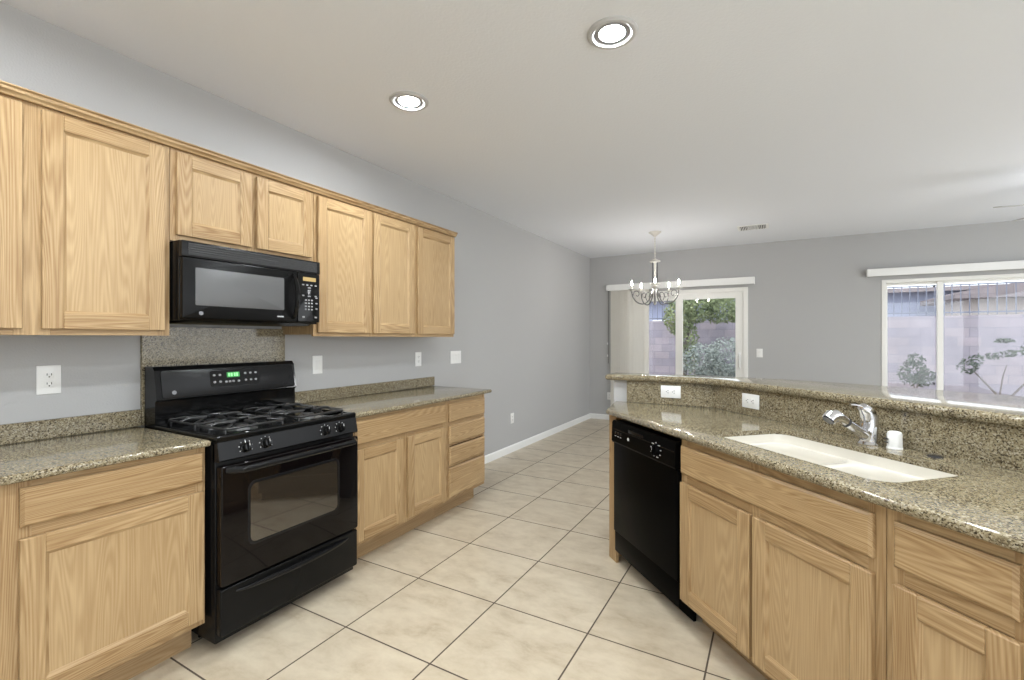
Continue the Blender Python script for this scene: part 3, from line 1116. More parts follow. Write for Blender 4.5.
# end panel
ep = MB()
ep.box(-0.712, -0.618, 0.0, 0.02, 0.0, 0.874, 'z')
root = pen_root('end_panel', -0.698, 'narrow oak end panel closing the peninsula left of the dishwasher', 'panel')
m = MB()
m.box(0.0, 0.018, -PD + 0.021, -0.30, 0.0, 0.897, 'z', 0.001)
m.build('side_board', M['oak'], root)
m = MB()
m.box(0.0, 0.088, -PD, -PD + 0.020, 0.0, 0.897, 'z', 0.001)
m.build('front_stile', M['oak'], root)

# dishwasher
root = pen_root('dishwasher', -0.606, 'black built-in dishwasher at the left end of the peninsula', 'dishwasher')
W = 0.638
m = MB(); m.box(0.004, W - 0.004, -PD + 0.005, -0.12, 0.12, 0.872); m.build('tub_body', M['dw'], root)
m = MB(); m.box(0.004, W - 0.004, -PD - 0.020, -PD + 0.004, 0.208, 0.738, 'z', 0.004, 2); dd = m.build('dishwasher_door', M['dw'], root)
m = MB()
m.ext([(-PD + 0.004, 0.742), (-PD - 0.028, 0.742), (-PD - 0.034, 0.752), (-PD - 0.030, 0.862), (-PD - 0.022, 0.874), (-PD + 0.004, 0.874)], 0.004, W - 0.004)
cp = m.build('control_panel', M['dw'], root)
m = MB(); m.box(0.010, W - 0.010, -PD - 0.0335, -PD - 0.0315, 0.8235, 0.8265); m.build('panel_groove', M['black_panel'], cp)
m = MB(); m.box(0.20, 0.36, -PD - 0.0345, -PD - 0.0315, 0.832, 0.850, 'x', 0.003, 2); m.build('latch_grip', M['black_satin'], cp)
m = MB(); m.lathe([(0, 0), (0.009, 0), (0.009, 0.003), (0, 0.004)], (0.20, -PD - 0.0325, 0.795), 16, 'y'); m.build('status_lamp', M['mark'], cp)
for i in range(3):
    m = MB()
    m.box(0.045 + i * 0.030, 0.066 + i * 0.030, -PD - 0.0355, -PD - 0.032, 0.796, 0.812, 'x', 0.002)
    m.build('push_button', M['black_panel'], cp)
mk = MB()
for i in range(3):
    mk.box(0.048 + i * 0.030, 0.063 + i * 0.030, -PD - 0.0362, -PD - 0.0350, 0.786, 0.789)
mk.build('printed_mark', M['mark'], cp)
kn = MB()
kn.lathe([(0.0, 0.0), (0.030, 0.0), (0.029, 0.010), (0.025, 0.016), (0, 0.017)], (0.475, -PD - 0.0322, 0.800), 26, 'y')
kn.box(0.470, 0.480, -PD - 0.058, -PD - 0.048, 0.776, 0.824, 'z', 0.002)
k = kn.build('cycle_dial', M['dw'], cp)
mk = MB()
for a in range(9):
    t = PI * 0.05 + a * 2 * PI / 9
    x, z = 0.475 + 0.043 * math.cos(t), 0.800 + 0.036 * math.sin(t)
    l = 0.008 if a % 2 else 0.004
    mk.box(x - l, x + l, -PD - 0.0352, -PD - 0.0318, z - 0.0018, z + 0.0018)
mk.build('dial_mark', M['mark'], k)
mk = MB()
mk.box(0.474, 0.476, -PD - 0.0588, -PD - 0.0578, 0.800, 0.820)
mk.build('pointer_line', M['mark'], k)
m = MB(); m.box(0.004, W - 0.004, -PD - 0.012, -PD + 0.004, 0.085, 0.203, 'z', 0.003, 2); m.build('access_panel', M['dw'], root)
m = MB(); m.box(0.010, W - 0.010, -PD + 0.075, -PD + 0.090, 0.0, 0.115); m.build('kick_plate', M['dw'], root)

# sink base and drawer base
s0 = 0.034
root = base_cab(0, 0.930, 'wide oak sink cabinet under the sink with two doors and a long false front',
         [(0.012, 0.440, 0.138, 0.690), (0.456, 0.902, 0.138, 0.690)], [(0.012, 0.902, 0.732, 0.862)], loc=dpos(s0, PO), rz=DIAG, D=PD, stiles=[(0, 0.04), (0.42, 0.475), (0.88, 0.93)], name='sink_cabinet', toe_in=0.115, zt=0.897, zbase=0.12)
root = base_cab(0, 0.86, 'oak base cabinet at the right picture edge of the peninsula with drawer over door',
         [(0.027, 0.294, 0.138, 0.690), (0.345, 0.82, 0.138, 0.690)], [(0.027, 0.290, 0.736, 0.862), (0.345, 0.82, 0.736, 0.862)], loc=dpos(0.966, PO), rz=DIAG, D=PD, stiles=[(0, 0.045), (0.275, 0.365), (0.80, 0.86)], toe_in=0.115, zt=0.897, zbase=0.12)

# peninsula worktop with sink cut-out (built in s, p)
EF = 3.268             # front edge
WB = (PW_F - 0.001) / R2        # back, at pony wall
def to_sp(x, y):
    return ((x - y) / R2, (x + y) / R2)
xl = 1.782
yf = EF * R2 - 1.850
outer = [to_sp(1.850, yf), (1.82, EF), (1.82, WB), to_sp(b0[0], b0[1] - 0.001), to_sp(xl, y0 - 0.001)]
SK = (0.140, 0.912, 3.388, 3.788)
hole = rrect(SK[0], SK[1], SK[2], SK[3], 0.07, 8)
tag(MB().slab(outer, PC0, ZC1, 0.0168, 5, hole).build('granite_worktop', M['granite'], rotz=DIAG, angle=40), 'long diagonal granite worktop of the peninsula with the sink cut-out', 'worktop')
# backsplashes against the pony wall
bs = MB()
yb0 = 3.158
BF = 5.572
bx = BF - yb0
bs.slab([(1.872, yb0), (bx, yb0), (b0[0] - 0.0005, y0 - 0.0005), (1.872, y0 - 0.0005)], 0.9323, 1.075)
tag(bs.build('granite_backsplash', M['granite']), 'short granite upstand at the left end of the peninsula facing the range', 'backsplash')
bs = MB()
p0, p1 = diag_pt(BF, 1.82), diag_pt(PW_F - 0.0005, 1.82)
bs.slab([(bx + 0.0005, yb0), p0, p1, (b0[0], y0 - 0.0005)], 0.9323, 1.075)
tag(bs.build('granite_backsplash', M['granite']), 'long granite upstand behind the sink under the raised bar', 'backsplash')
# raised bar ledge
def bez(pts, n=8):
    out = []
    P = [Vector(p) for p in pts]
    for i in range(len(P) - 1):
        a, b_, c, d = P[max(i - 1, 0)], P[i], P[i + 1], P[min(i + 2, len(P) - 1)]
        for k in range(n):
            t = k / n
            out.append(0.5 * ((2 * b_) + (c - a) * t + (2 * a - 5 * b_ + 4 * c - d) * t * t + (3 * b_ - a - 3 * c + d) * t ** 3))
    out.append(P[-1])
    return [(v.x, v.y) for v in out]
LF = 5.535
yl = 3.132
front = bez([(1.728, yl), (2.10, yl), (2.30, yl - 0.005), (2.47, LF - 2.47 - 0.01), (2.70, LF - 2.70), diag_pt(LF, 1.4), diag_pt(LF, 2.08)], 6)
back = bez([(4.88, 1.96), (4.30, 2.35), (3.687, 2.818), (3.30, 3.07), (2.85, 3.28), (2.41, 3.35), (1.95, 3.355), (1.728, 3.355)], 5)
tag(MB().slab(front + back, 1.0765, 1.117, 0.019, 5).build('granite_bar_ledge', M['granite'], angle=40), 'raised granite bar ledge on the half wall behind the sink', 'ledge')
outlet((2.162, yb0, 1.017), 0, 'white sideways outlet on the granite at the left end of the peninsula', 'duplex', roll=PI / 2)
op = diag_pt(BF, -0.210)
outlet((op[0], op[1], 1.013), DIAG, 'white sideways outlet on the granite behind the sink, left of the faucet', 'duplex', roll=PI / 2)

# sink
def make_sink():
    root = empty('double_sink', dpos(0.526, 3.588, 0.6), DIAG, 'biscuit-white undermount double-bowl sink set in the peninsula worktop', 'sink')
    def L(s, p): return (s - 0.526, p - 3.588)
    zt, zd = 0.9105 - 0.6, 0.872 - 0.6
    bm = bmesh.new()
    x0, y0 = L(SK[0], SK[2]); x1, y1 = L(SK[1], SK[3])
    def ring(x0, x1, y0, y1, r, z):
        return [bm.verts.new((p[0], p[1], z)) for p in rrect(x0, x1, y0, y1, r, 8)]
    def bridge(a, b):
        n = len(a)
        for i in range(n):
            j = (i + 1) % n
            bm.faces.new((a[i], a[j], b[j], b[i]))
    g = -0.0015
    fl = ring(x0 - g, x1 + g, y0 - g, y1 + g, 0.07, zt - 0.004)
    r0 = ring(x0 - g + 0.003, x1 + g - 0.003, y0 - g + 0.003, y1 + g - 0.003, 0.069, zt)
    r1 = ring(x0 + 0.008, x1 - 0.008, y0 + 0.008, y1 - 0.008, 0.066, zd + 0.008)
    r2 = ring(x0 + 0.011, x1 - 0.011, y0 + 0.011, y1 - 0.011, 0.064, zd)
    bridge(fl, r0); bridge(r0, r1); bridge(r1, r2)
    div = 0.010
    holes = []
    for hx0, hx1 in ((x0 + 0.016, div - 0.020), (div + 0.020, x1 - 0.016)):
        h0 = ring(hx0, hx1, y0 + 0.016, y1 - 0.016, 0.066, zd)
        prev = h0
        for ins, z in ((0.004, zd - 0.006), (0.008, zd - 0.03), (0.014, zd - 0.12), (0.024, zd - 0.142), (0.045, zd - 0.152), (0.09, zd - 0.156)):
            nx = ring(hx0 + ins, hx1 - ins, y0 + 0.016 + ins, y1 - 0.016 - ins, max(0.03, 0.075 - ins * 0.5), z)
            bridge(prev, nx)
            prev = nx
        bm.faces.new(prev)
        holes.append(h0)
    es = []
    for l in [r2] + holes:
        for i in range(len(l)):
            es.append(bm.edges.get((l[i], l[(i + 1) % len(l)])))
    bmesh.ops.triangle_fill(bm, use_beauty=True, use_dissolve=False, edges=es)
    bmesh.ops.recalc_face_normals(bm, faces=list(bm.faces))
    for f in bm.faces:
        pass
    mb = MB(); mb.take(bm)
    o = mb.build('basin', M['sink'], root, angle=50)
    for cx in ((x0 + div) / 2, (x1 + div) / 2):
        d = MB()
        d.lathe([(0, zd - 0.154), (0.040, zd - 0.154), (0.044, zd - 0.151), (0.036, zd - 0.150), (0.030, zd - 0.153), (0, zd - 0.1535)], (cx, 0.0, 0), 24)
        d.build('drain', M['steel'], root)
    return root
make_sink()

# faucet
root = empty('kitchen_faucet', dpos(0.508, 3.855, ZC1), DIAG, 'chrome pull-out kitchen faucet with lever standing behind the sink', 'faucet')
m = MB()
m.lathe([(0, 0.0), (0.038, 0.0), (0.039, 0.006), (0.034, 0.012), (0.031, 0.016)], (0, 0, 0), 24)
m.tube([(0, 0, 0.012), (0, 0, 0.05), (0, 0.004, 0.085), (0, 0.002, 0.115), (0, -0.012, 0.140), (0, -0.034, 0.156)], [0.031, 0.032, 0.033, 0.032, 0.028, 0.017], 18)
m.build('faucet_body', M['chrome'], root)
m = MB()
m.tube([(0, -0.006, 0.032), (-0.006, -0.05, 0.060), (-0.012, -0.100, 0.092)], [0.024, 0.020, 0.0175], 16)
sp = m.build('spout', M['chrome'], root)
m = MB()
m.tube([(-0.0110, -0.098, 0.0915), (-0.012, -0.105, 0.096)], [0.0205, 0.0205], 16)
m.build('grip_ring', M['dark_chrome'], sp)
m = MB()
m.tube([(-0.012, -0.106, 0.097), (-0.015, -0.130, 0.112), (-0.018, -0.150, 0.120), (-0.021, -0.168, 0.118), (-0.023, -0.180, 0.106)], [0.019, 0.022, 0.026, 0.028, 0.026], 18)
hd = m.build('spray_head', M['chrome'], root)
m = MB()
m.tube([(-0.0232, -0.1805, 0.1054), (-0.0236, -0.1838, 0.1022)], [0.022, 0.021], 16)
m.build('spray_face', M['dark_chrome'], hd)
m = MB()
m.tube([(0, -0.022, 0.150), (0, -0.045, 0.160), (-0.002, -0.070, 0.165), (-0.004, -0.092, 0.166)], [0.010, 0.009, 0.008, 0.007], 12, flat=0.55)
m.build('lever', M['chrome'], root)
# air gap and hole cover
root = empty('air_gap_cap', dpos(0.585, 3.890, ZC1), DIAG, 'small white dishwasher air gap cap right of the faucet', 'cap')
m = MB()
m.lathe([(0, 0), (0.026, 0), (0.026, 0.004), (0.0245, 0.006), (0.0245, 0.056), (0.022, 0.064), (0.016, 0.067), (0, 0.068)], (0, 0, 0), 28)
m.build('cap_shell', M['plate'], root)
m = MB()
for z in (0.020, 0.034):
    m.box(-0.022, -0.006, -0.0255, -0.016, z, z + 0.005)
m.build('outlet_slot', M['slot'], root)
m = MB()
m.lathe([(0, 0), (0.024, 0), (0.024, 0.003), (0.020, 0.0055), (0, 0.006)], (0, 0, 0), 26)
tag(m.build('hole_cover', M['dark_chrome'], loc=dpos(0.722, 3.893, ZC1 + 0.0002)), 'flat dark round hole cover on the worktop right of the white cap', 'cover')

# ------------------------------------------------------------------ patio door and window
def frame_rect(mb, x0, x1, z0, z1, w, y0, y1, wb=None, wt=None):
    wb = w if wb is None else wb
    wt = w if wt is None else wt
    mb.box(x0, x0 + w, y0, y1, z0, z1, 'z', 0.003)
    mb.box(x1 - w, x1, y0, y1, z0, z1, 'z', 0.003)
    mb.box(x0 + w, x1 - w, y0, y1, z0, z0 + wb, 'x', 0.003)
    mb.box(x0 + w, x1 - w, y0, y1, z1 - wt, z1, 'x', 0.003)

root = empty('door_1', (0, YB, 0), 0, 'white sliding glass patio door behind the chandelier', 'door')
root['kind'] = 'structure'
m = MB(); frame_rect(m, D1[0], D1[1], 0.0, D1[3], 0.062, -0.012, 0.12, 0.03, 0.06); m.build('door_frame', M['vinyl'], root)
for i, (x0, x1, y) in enumerate(((D1[0] + 0.062, 1.50, 0.075), (1.405, D1[1] - 0.062, 0.025))):
    m = MB(); frame_rect(m, x0, x1, 0.03, D1[3] - 0.06, 0.105, y - 0.018, y + 0.018, 0.11, 0.09)
    p = m.build('sliding_panel', M['vinyl'], root)
    m = MB(); m.box(x0 + 0.10, x1 - 0.10, y - 0.003, y + 0.003, 0.135, D1[3] - 0.145); m.build('glass_pane', M['glass'], p)
    if i == 1:
        h = MB()
        hx = x1 - 0.05
        h.tube([(hx, y - 0.018, 0.93), (hx, y - 0.050, 0.95), (hx, y - 0.054, 1.03), (hx, y - 0.050, 1.11), (hx, y - 0.018, 1.13)], 0.011, 8)
        h.box(hx - 0.02, hx + 0.02, y - 0.024, y - 0.017, 0.90, 1.16, 'z', 0.003)
        h.build('pull_handle', M['white'], p)

root = empty('window_1', (0, YB, 0), 0, 'wide white vinyl sliding window at the right of the far wall', 'window')
root['kind'] = 'structure'
m = MB(); frame_rect(m, W1[0], W1[1], W1[2], W1[3], 0.045, -0.008, 0.12); 
m.build('window_frame', M['vinyl'], root)
wx = [W1[0] + 0.045, 4.548, 5.57, W1[1] - 0.045]
for i in range(3):
    a, b_ = wx[i], wx[i + 1]
    if i == 1: a, b_ = a - 0.03, b_ + 0.03
    y = 0.045 if i == 1 else 0.075
    w = 0.060 if i == 1 else 0.032
    m = MB(); frame_rect(m, a - (0 if i == 1 else 0), b_, W1[2] + 0.045, W1[3] - 0.045, w if i == 1 else 0.026, y - 0.015, y + 0.015, 0.04, 0.03)
    p = m.build('sash', M['vinyl'], root)
    w = w if i == 1 else 0.026
    m = MB(); m.box(a + w - 0.003, b_ - w + 0.003, y - 0.003, y + 0.003, W1[2] + 0.08, W1[3] - 0.07); m.build('glass_pane', M['glass'], p)
    if i == 0:
        for z in (0.80, 2.02):
            m = MB(); m.box(b_ - 0.062, b_ - 0.045, y - 0.024, y - 0.012, z - 0.015, z + 0.015, 'z', 0.003); m.build('sash_lock', M['slot'], p)

# vertical blind with valance at the patio door
root = empty('vertical_blind', (0, YB, 0), 0, 'white vertical blind stacked at the left of the patio door under its valance', 'blind')
m = MB()
m.box(0.318, 2.510, -0.110, -0.098, 2.152, 2.252, 'x', 0.003)
m.box(0.318, 0.330, -0.098, -0.001, 2.152, 2.252, 'x', 0.003)
m.box(2.498, 2.510, -0.098, -0.001, 2.152, 2.252, 'x', 0.003)
m.box(0.33, 2.498, -0.098, -0.001, 2.242, 2.252, 'x', 0.001)
m.build('valance', M['white'], root)
m = MB(); m.box(0.345, 2.49, -0.075, -0.035, 2.175, 2.215, 'x', 0.003); m.build('headrail', M['white'], root)
x = 0.420
for k in range(13):
    ang = math.radians((40 if k < 8 else 12) + random.uniform(-5, 5))
    v = MB()
    cx, cy = x, -0.055
    hw = 0.042
    n = 6
    prof = []
    for q in range(n + 1):
        u = q / n * 2 - 1
        bow = 0.006 * (1 - u * u)
        prof.append((cx + u * hw * math.cos(ang) - bow * math.sin(ang), cy + u * hw * math.sin(ang) + bow * math.cos(ang)))
    th = 0.0009
    poly = [(a - th * math.sin(ang), b_ + th * math.cos(ang)) for a, b_ in prof] + [(a + th * math.sin(ang), b_ - th * math.cos(ang)) for a, b_ in reversed(prof)]
    if True:
        area = sum(poly[i][0] * poly[(i + 1) % len(poly)][1] - poly[(i + 1) % len(poly)][0] * poly[i][1] for i in range(len(poly)))
        if area < 0: poly.reverse()
    v.slab(poly, 0.03, 2.176)
    v.build('vane', M['vane'], root)
    x += 0.0395 if k < 8 else 0.058
m = MB()
m.tube([(0.350, -0.085, 2.17), (0.350, -0.087, 1.30), (0.350, -0.085, 0.95)], 0.004, 6)
m.build('control_wand', M['slot'], root)
m = MB()
for z in (1.28, 1.08):
    m.lathe([(0, -0.02), (0.008, -0.016), (0.010, 0.0), (0.006, 0.018), (0, 0.02)], (0.338, -0.085, z), 10)
m.build('cord_weight', M['white'], root)

root = empty('blind_valance', (0, YB, 0), 0, 'long white valance box above the wide window on the right', 'valance')
m = MB()
m.box(3.800, 6.30, -0.110, -0.098, 2.164, 2.260, 'x', 0.003)
m.box(3.800, 3.812, -0.098, -0.001, 2.164, 2.260, 'x', 0.003)
m.box(6.288, 6.30, -0.098, -0.001, 2.164, 2.260, 'x', 0.003)
m.box(3.812, 6.288, -0.098, -0.001, 2.250, 2.260, 'x', 0.001)
m.build('valance_board', M['white'], root)
m = MB(); m.box(3.85, 6.25, -0.075, -0.035, 2.185, 2.225, 'x', 0.003); m.build('headrail', M['white'], root)

# ------------------------------------------------------------------ ceiling fittings
def can(x, y, label, group=None):
    root = empty('recessed_light', (x, y, H), 0, label, 'light', group)
    m = MB()
    m.lathe([(0.112, 0.0), (0.112, -0.004), (0.103, -0.011), (0.088, -0.011), (0.080, -0.004), (0.080, 0.0)], (0, 0, 0), 40)
    m.v = m.v
    tr = m.build('trim_ring', M['can_ring'], root)
    b = MB()
    b.lathe([(0.0, -0.0028), (0.057, -0.0028), (0.057, -0.0042), (0.064, -0.0042), (0.068, -0.0030), (0.083, -0.0034), (0.083, -0.0015), (0, -0.0012)], (0, 0, 0), 40)
    b.build('baffle', M['can_grey'], root)
    l = MB()
    l.lathe([(0, -0.0036), (0.056, -0.0036), (0.056, -0.0030), (0, -0.0030)], (0, 0, 0), 32)
    l.build('lamp_lens', M['lens'], root)
    return root
can(2.115, 2.044, 'larger bright recessed ceiling light at the top middle of the photo')
can(0.909, 2.053, 'smaller recessed ceiling light above the wall cabinets right of the microwave')
for cx, cy in ((0.91, 0.35), (2.115, 0.35), (3.32, 0.35), (3.32, 2.05), (2.115, -1.3), (4.6, -0.9), (6.2, 0.6), (6.4, 2.6), (5.0, 2.2)):  # extra unseen downlights, added to brighten the room
    can(cx, cy, 'added recessed ceiling light, unseen, behind or beside the camera', 'added ceiling lights out of view')

root = empty('ceiling_vent', (2.524, 6.455, H), 0, 'white ceiling air vent with three louvre banks near the far wall', 'vent')
m = MB(); m.slab([(-0.17, -0.13), (0.17, -0.13), (0.17, 0.13), (-0.17, 0.13)], -0.008, -0.0005, 0.0, 2, rb=0.004); m.build('vent_plate', M['white'], root)
for k in range(3):
    x0 = -0.145 + k * 0.098
    m = MB(); m.box(x0, x0 + 0.088, -0.105, 0.105, -0.0095, -0.0075); b = m.build('vent_opening', M['shadow_gap'], root)
    m = MB()
    if k == 1:
        for j in range(6):
            m.box(x0 + 0.002, x0 + 0.086, -0.100 + j * 0.035, -0.088 + j * 0.035, -0.0125, -0.009)
    else:
        for j in range(5):
            m.box(x0 + 0.003 + j * 0.018, x0 + 0.011 + j * 0.018, -0.103, 0.103, -0.0125, -0.009)
    m.build('louvre_bank', M['white'], b)

# chandelier
CX, CY = 1.411, 6.137
root = empty('chandelier', (CX, CY, H), 0, 'five-arm candle chandelier hanging in front of the patio door', 'chandelier')
m = MB(); m.lathe([(0.0, 0.0), (0.078, 0.0), (0.080, -0.008), (0.060, -0.022), (0.030, -0.045), (0.012, -0.062), (0.0, -0.064)], (0, 0, 0), 28); m.build('ceiling_canopy', M['nickel'], root)
m = MB()
m.tube([(0, 0, -0.055), (0, 0, -0.36)], 0.006, 8)
for k in range(9):
    m.lathe([(0.0, -0.012), (0.009, -0.007), (0.011, 0.0), (0.009, 0.007), (0, 0.012)], (0, 0, -0.09 - k * 0.032), 8)
m.build('hanging_chain', M['nickel'], root)
m = MB(); m.lathe([(0, -0.350), (0.020, -0.350), (0.040, -0.362), (0.066, -0.372), (0.068, -0.384), (0.045, -0.392), (0.0, -0.394)], (0, 0, 0), 28); m.build('top_plate', M['nickel'], root)
m = MB(); m.lathe([(0.034, -0.395), (0.034, -0.66)], (0, 0, 0), 24); m.build('glass_column', M['clear'], root)
m = MB(); m.tube([(0, 0, -0.39), (0, 0, -0.67)], 0.007, 10); m.build('centre_rod', M['candle'], root)
m = MB(); m.lathe([(0, -0.66), (0.060, -0.66), (0.064, -0.672), (0.045, -0.688), (0.022, -0.70), (0.026, -0.74), (0.030, -0.78), (0.014, -0.82), (0.010, -0.88), (0.020, -0.905), (0.018, -0.93), (0.0, -0.945)], (0, 0, 0), 24); m.build('hub', M['nickel'], root)
face_cam = math.atan2(0 - CY, 2.75 - CX)
for k in range(5):
    a = face_cam + k * 2 * PI / 5
    ca, sa = math.cos(a), math.sin(a)
    def P(r, z): return (r * ca, r * sa, z)
    arm = MB()
    path = bez([(0.024, -0.72), (0.050, -0.82), (0.095, -0.900), (0.160, -0.930), (0.235, -0.905), (0.285, -0.840), (0.300, -0.765)], 5)
    arm.tube([P(r, z) for r, z in path], 0.0075, 8)
    arm.tube([P(r, z) for r, z in bez([(0.285, -0.840), (0.270, -0.775), (0.225, -0.765), (0.205, -0.800), (0.225, -0.830), (0.245, -0.815)], 5)], 0.005, 8)
    arm.tube([P(r, z) for r, z in bez([(0.095, -0.900), (0.120, -0.840), (0.100, -0.785), (0.065, -0.790), (0.062, -0.825), (0.080, -0.83)], 5)], 0.005, 8)
    ao = arm.build('arm', M['pewter'], root)
    c = MB(); c.lathe([(0, -0.770), (0.014, -0.768), (0.020, -0.755), (0.046, -0.744), (0.048, -0.738), (0.016, -0.742), (0.0, -0.742)], P(0.300, 0), 20); c.build('drip_cup', M['nickel'], ao)
    c = MB(); c.lathe([(0, -0.742), (0.011, -0.742), (0.011, -0.690), (0, -0.690)], P(0.300, 0), 14); c.build('candle_sleeve', M['candle'], ao)
    c = MB(); c.lathe([(0, -0.690), (0.006, -0.688), (0.0095, -0.672), (0.008, -0.655), (0.004, -0.640), (0.0, -0.630)], P(0.300, 0), 14); c.build('bulb', M['bulb'], ao)

# ceiling fan (mostly outside the frame)
FX, FY = 5.00, 5.45
root = empty('ceiling_fan', (FX, FY, H), 0, 'white ceiling fan whose blade tips enter at the right picture edge', 'fan')
m = MB()
m.lathe([(0, 0), (0.075, 0), (0.070, -0.03), (0.03, -0.055), (0.014, -0.06), (0.014, -0.17), (0.03, -0.18), (0.10, -0.19), (0.115, -0.22), (0.115, -0.29), (0.09, -0.32), (0, -0.325)], (0, 0, 0), 30)
m.build('motor_housing', M['white'], root)
for k in range(5):
    a = math.radians(190 - 72 * k)
    T = Matrix.Rotation(a, 4, 'Z') @ Matrix.Translation((0, 0, -0.285)) @ Matrix.Rotation(math.radians(-11), 4, 'X')
    bl = MB(); bl.M = T
    poly = [(0.17, -0.055), (0.60, -0.070), (0.645, -0.060), (0.66, -0.03), (0.66, 0.03), (0.645, 0.060), (0.60, 0.070), (0.17, 0.055)]
    bl.slab(poly, -0.004, 0.004, 0.002, 2)
    bo = bl.build('blade', M['can_ring'], root)  # grey on a white fan: backlit shade of the blades put into the colour
    ir = MB(); ir.M = T
    ir.box(0.09, 0.26, -0.022, 0.022, -0.010, -0.0045, 'x', 0.001)
    ir.build('blade_iron', M['nickel'], bo)
m = MB(); m.lathe([(0, -0.325), (0.06, -0.33), (0.10, -0.36), (0.105, -0.39), (0.07, -0.43), (0, -0.445)], (0, 0, 0), 28); m.build('added_light_bowl', M['bowl'], root)  # lit bowl out of view, added as extra ceiling light

# ------------------------------------------------------------------ outdoors
GY = 13.5
struct('ground', MB().box(-14, 24, YB + 0.15, 34, -0.12, -0.02), 'gravel', 'pale gravel yard outside the windows', 'ground')
struct('patio_slab', MB().box(-1.5, 9.0, YB + 0.15, 10.2, -0.018, -0.005), 'concrete', 'concrete patio outside the sliding door', 'patio')
struct('planting_bed', MB().box(-8.0, 16.0, 11.2, GY - 0.001, -0.019, 0.16), 'gravel', 'raised gravel bed in front of the block wall', 'bed')
struct('wall_garden', MB().box(-8.0, 16.0, GY, GY + 0.19, 0, 1.86), 'block', 'pinkish concrete block garden wall behind the yard', 'wall')
sec = 2.0
def fence_section():
    root = empty('iron_fence', (0, 0, 0), 0, 'dark iron picket fence on top of the garden block wall', 'fence', 'iron fence panels on the block wall')
    m = MB()
    for z in (0.06, 0.66):
        m.box(0.02, sec - 0.02, -0.012, 0.012, z, z + 0.03)
    m.build('rail', M['fence'], root)
    m = MB(); m.box(-0.022, 0.022, -0.022, 0.022, 0.0, 0.76); m.build('post', M['fence'], root)
    for k in range(1, 14):
        x = k * sec / 14
        m = MB(); m.box(x - 0.008, x + 0.008, -0.008, 0.008, 0.02, 0.70); m.build('picket', M['fence'], root)
    return root
proto = fence_section()
for k in range(9):
    o = proto if k == 0 else copy_tree(proto)
    o.location = (-6.0 + k * sec, GY + 0.09, 1.86)

def house(loc, w, d, hwall, hroof, wall, label, gable='x'):
    root = empty('neighbour_house', loc, 0, label, 'house')
    m = MB(); m.box(0, w, 0, d, 0, hwall)
    m.build('house_wall', M[wall], root)
    e = 0.45
    m = MB()
    if gable == 'x':       # ridge runs along x
        m.ext([(-e, hwall - 0.15), (d / 2, hwall + hroof), (d + e, hwall - 0.15), (d + e, hwall - 0.02), (d / 2, hwall + hroof + 0.15), (-e, hwall - 0.02)], -e, w + e)
    else:                  # ridge runs along y, slopes seen from the yard
        m.M = Matrix.Translation((0, 0, 0))
        m.slab([(-e, 0), (w + e, 0), (w + e, 0.14), (w / 2, hroof + 0.16), (-e, 0.14)], 0, d + 2 * e)
        m.v = [(x, d + e - z, y + hwall - 0.12) for x, y, z in m.v]
    m.build('house_roof', M['roof'], root)
    m = MB(); m.box(w * 0.35, w * 0.35 + 1.2, -0.02, 0.05, 1.0, 2.1); m.build('house_window', M['white'], root)
    return root
house((-12.0, 19.0, 0), 30.0, 7.0, 2.95, 0.12, 'stucco_blue', 'long blue-grey stucco house behind the iron fence')
house((7.1, 15.9, 0), 9.0, 2.2, 2.48, 0.85, 'stucco_tan', 'tan gabled house behind the garden wall in the right window', 'y')

def leaf_cloud(mb, blobs, n, size):
    vs, fs = [], []
    tot = sum(b[3] ** 2 for b in blobs)
    for (cx, cy, cz, r, rz) in blobs:
        for _ in range(int(n * r * r / tot)):
            th, ph = random.uniform(0, 2 * PI), math.acos(random.uniform(-1, 1))
            q = r * random.uniform(0.35, 1.0) ** 0.6
            c = Vector((cx + q * math.sin(ph) * math.cos(th), cy + q * math.sin(ph) * math.sin(th), cz + q * rz / r * math.cos(ph)))
            u = Vector((random.gauss(0, 1), random.gauss(0, 1), random.gauss(0, 1))).normalized()
            w = u.orthogonal().normalized()
            l = size * random.uniform(0.7, 1.4)
            i = len(vs)
            vs += [tuple(c - u * l), tuple(c + w * l * 0.45), tuple(c + u * l), tuple(c - w * l * 0.45)]
            fs.append((i, i + 1, i + 2, i + 3))
    mb.faces(vs, fs)
    return mb

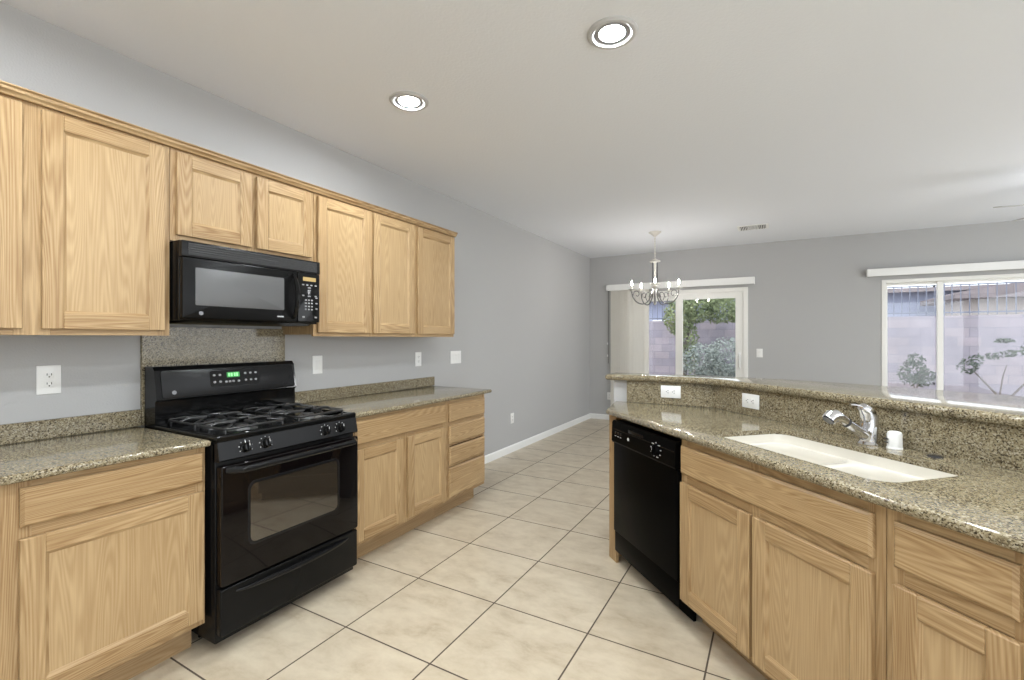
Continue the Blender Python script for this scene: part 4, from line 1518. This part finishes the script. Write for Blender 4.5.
def plant(name, loc, label, cat, trunk, blobs, n, size, leaf):
    root = empty(name, loc, 0, label, cat)
    m = MB()
    for pts, r in trunk:
        m.tube(pts, [r * (1 - 0.6 * i / (len(pts) - 1)) for i in range(len(pts))], 7)
    m.build('trunk', M['bark'], root)
    leaf_cloud(MB(), blobs, n, size).build('foliage', M[leaf], root, smooth=False)
    return root
plant('garden_tree', (0.75, 12.5, 0.16), 'green leafy tree by the block wall seen through the patio door', 'tree',
      [([(0, 0, 0), (0.02, 0, 0.7), (0.1, 0, 1.4), (0.2, 0.05, 2.1)], 0.06), ([(0.05, 0, 0.9), (-0.15, 0, 1.5), (-0.25, 0, 1.9)], 0.035)],
      [(-0.1, 0, 1.75, 0.42, 0.5), (0.35, 0, 2.05, 0.5, 0.45), (0.85, 0.1, 1.95, 0.45, 0.40), (0.1, 0, 1.2, 0.25, 0.55), (1.25, 0.1, 1.75, 0.25, 0.18), (0.15, 0, 0.7, 0.18, 0.4)], 5200, 0.042, 'leaf_green')
plant('garden_shrub', (1.55, 11.9, 0.16), 'grey-green bushy shrub low behind the patio door glass', 'shrub',
      [([(0, 0, 0), (0.05, 0, 0.3), (0.15, 0, 0.7)], 0.03), ([(0, 0, 0), (-0.1, 0, 0.3), (-0.3, 0, 0.7)], 0.03)],
      [(-0.3, 0, 0.65, 0.5, 0.45), (0.25, 0, 0.75, 0.5, 0.5), (0.0, 0.1, 0.35, 0.5, 0.3)], 4600, 0.034, 'leaf_grey')
plant('garden_shrub', (5.35, 12.6, 0.16), 'small round dark shrub seen in the narrow left window pane', 'shrub',
      [([(0, 0, 0), (0, 0, 0.2), (0.05, 0, 0.45)], 0.02), ([(0, 0, 0), (-0.06, 0, 0.25), (-0.15, 0, 0.5)], 0.015)],
      [(-0.05, 0, 0.48, 0.28, 0.28), (0.12, 0, 0.40, 0.22, 0.2), (-0.02, 0, 0.75, 0.16, 0.14)], 420, 0.045, 'leaf_dark')
plant('desert_tree', (6.55, 12.3, 0.16), 'small open-branched tree with flat leaf tufts in the wide right pane', 'tree',
      [([(0, 0, 0), (-0.08, 0, 0.12), (-0.25, 0, 0.35), (-0.45, 0, 0.62)], 0.025), ([(0, 0, 0), (0.12, 0, 0.12), (0.32, 0, 0.4), (0.42, 0, 0.75)], 0.025), ([(-0.05, 0, 0.1), (0.0, 0, 0.5), (0.05, 0, 0.7)], 0.015)],
      [(-0.50, 0, 0.66, 0.17, 0.17), (-0.36, 0, 0.80, 0.13, 0.10), (-0.12, 0.05, 0.86, 0.12, 0.07), (0.08, 0, 0.92, 0.13, 0.08), (0.30, 0, 0.98, 0.14, 0.10), (0.46, 0, 0.86, 0.16, 0.14), (0.40, 0, 1.12, 0.12, 0.06), (0.02, 0, 1.16, 0.14, 0.04)], 430, 0.04, 'leaf_dark')
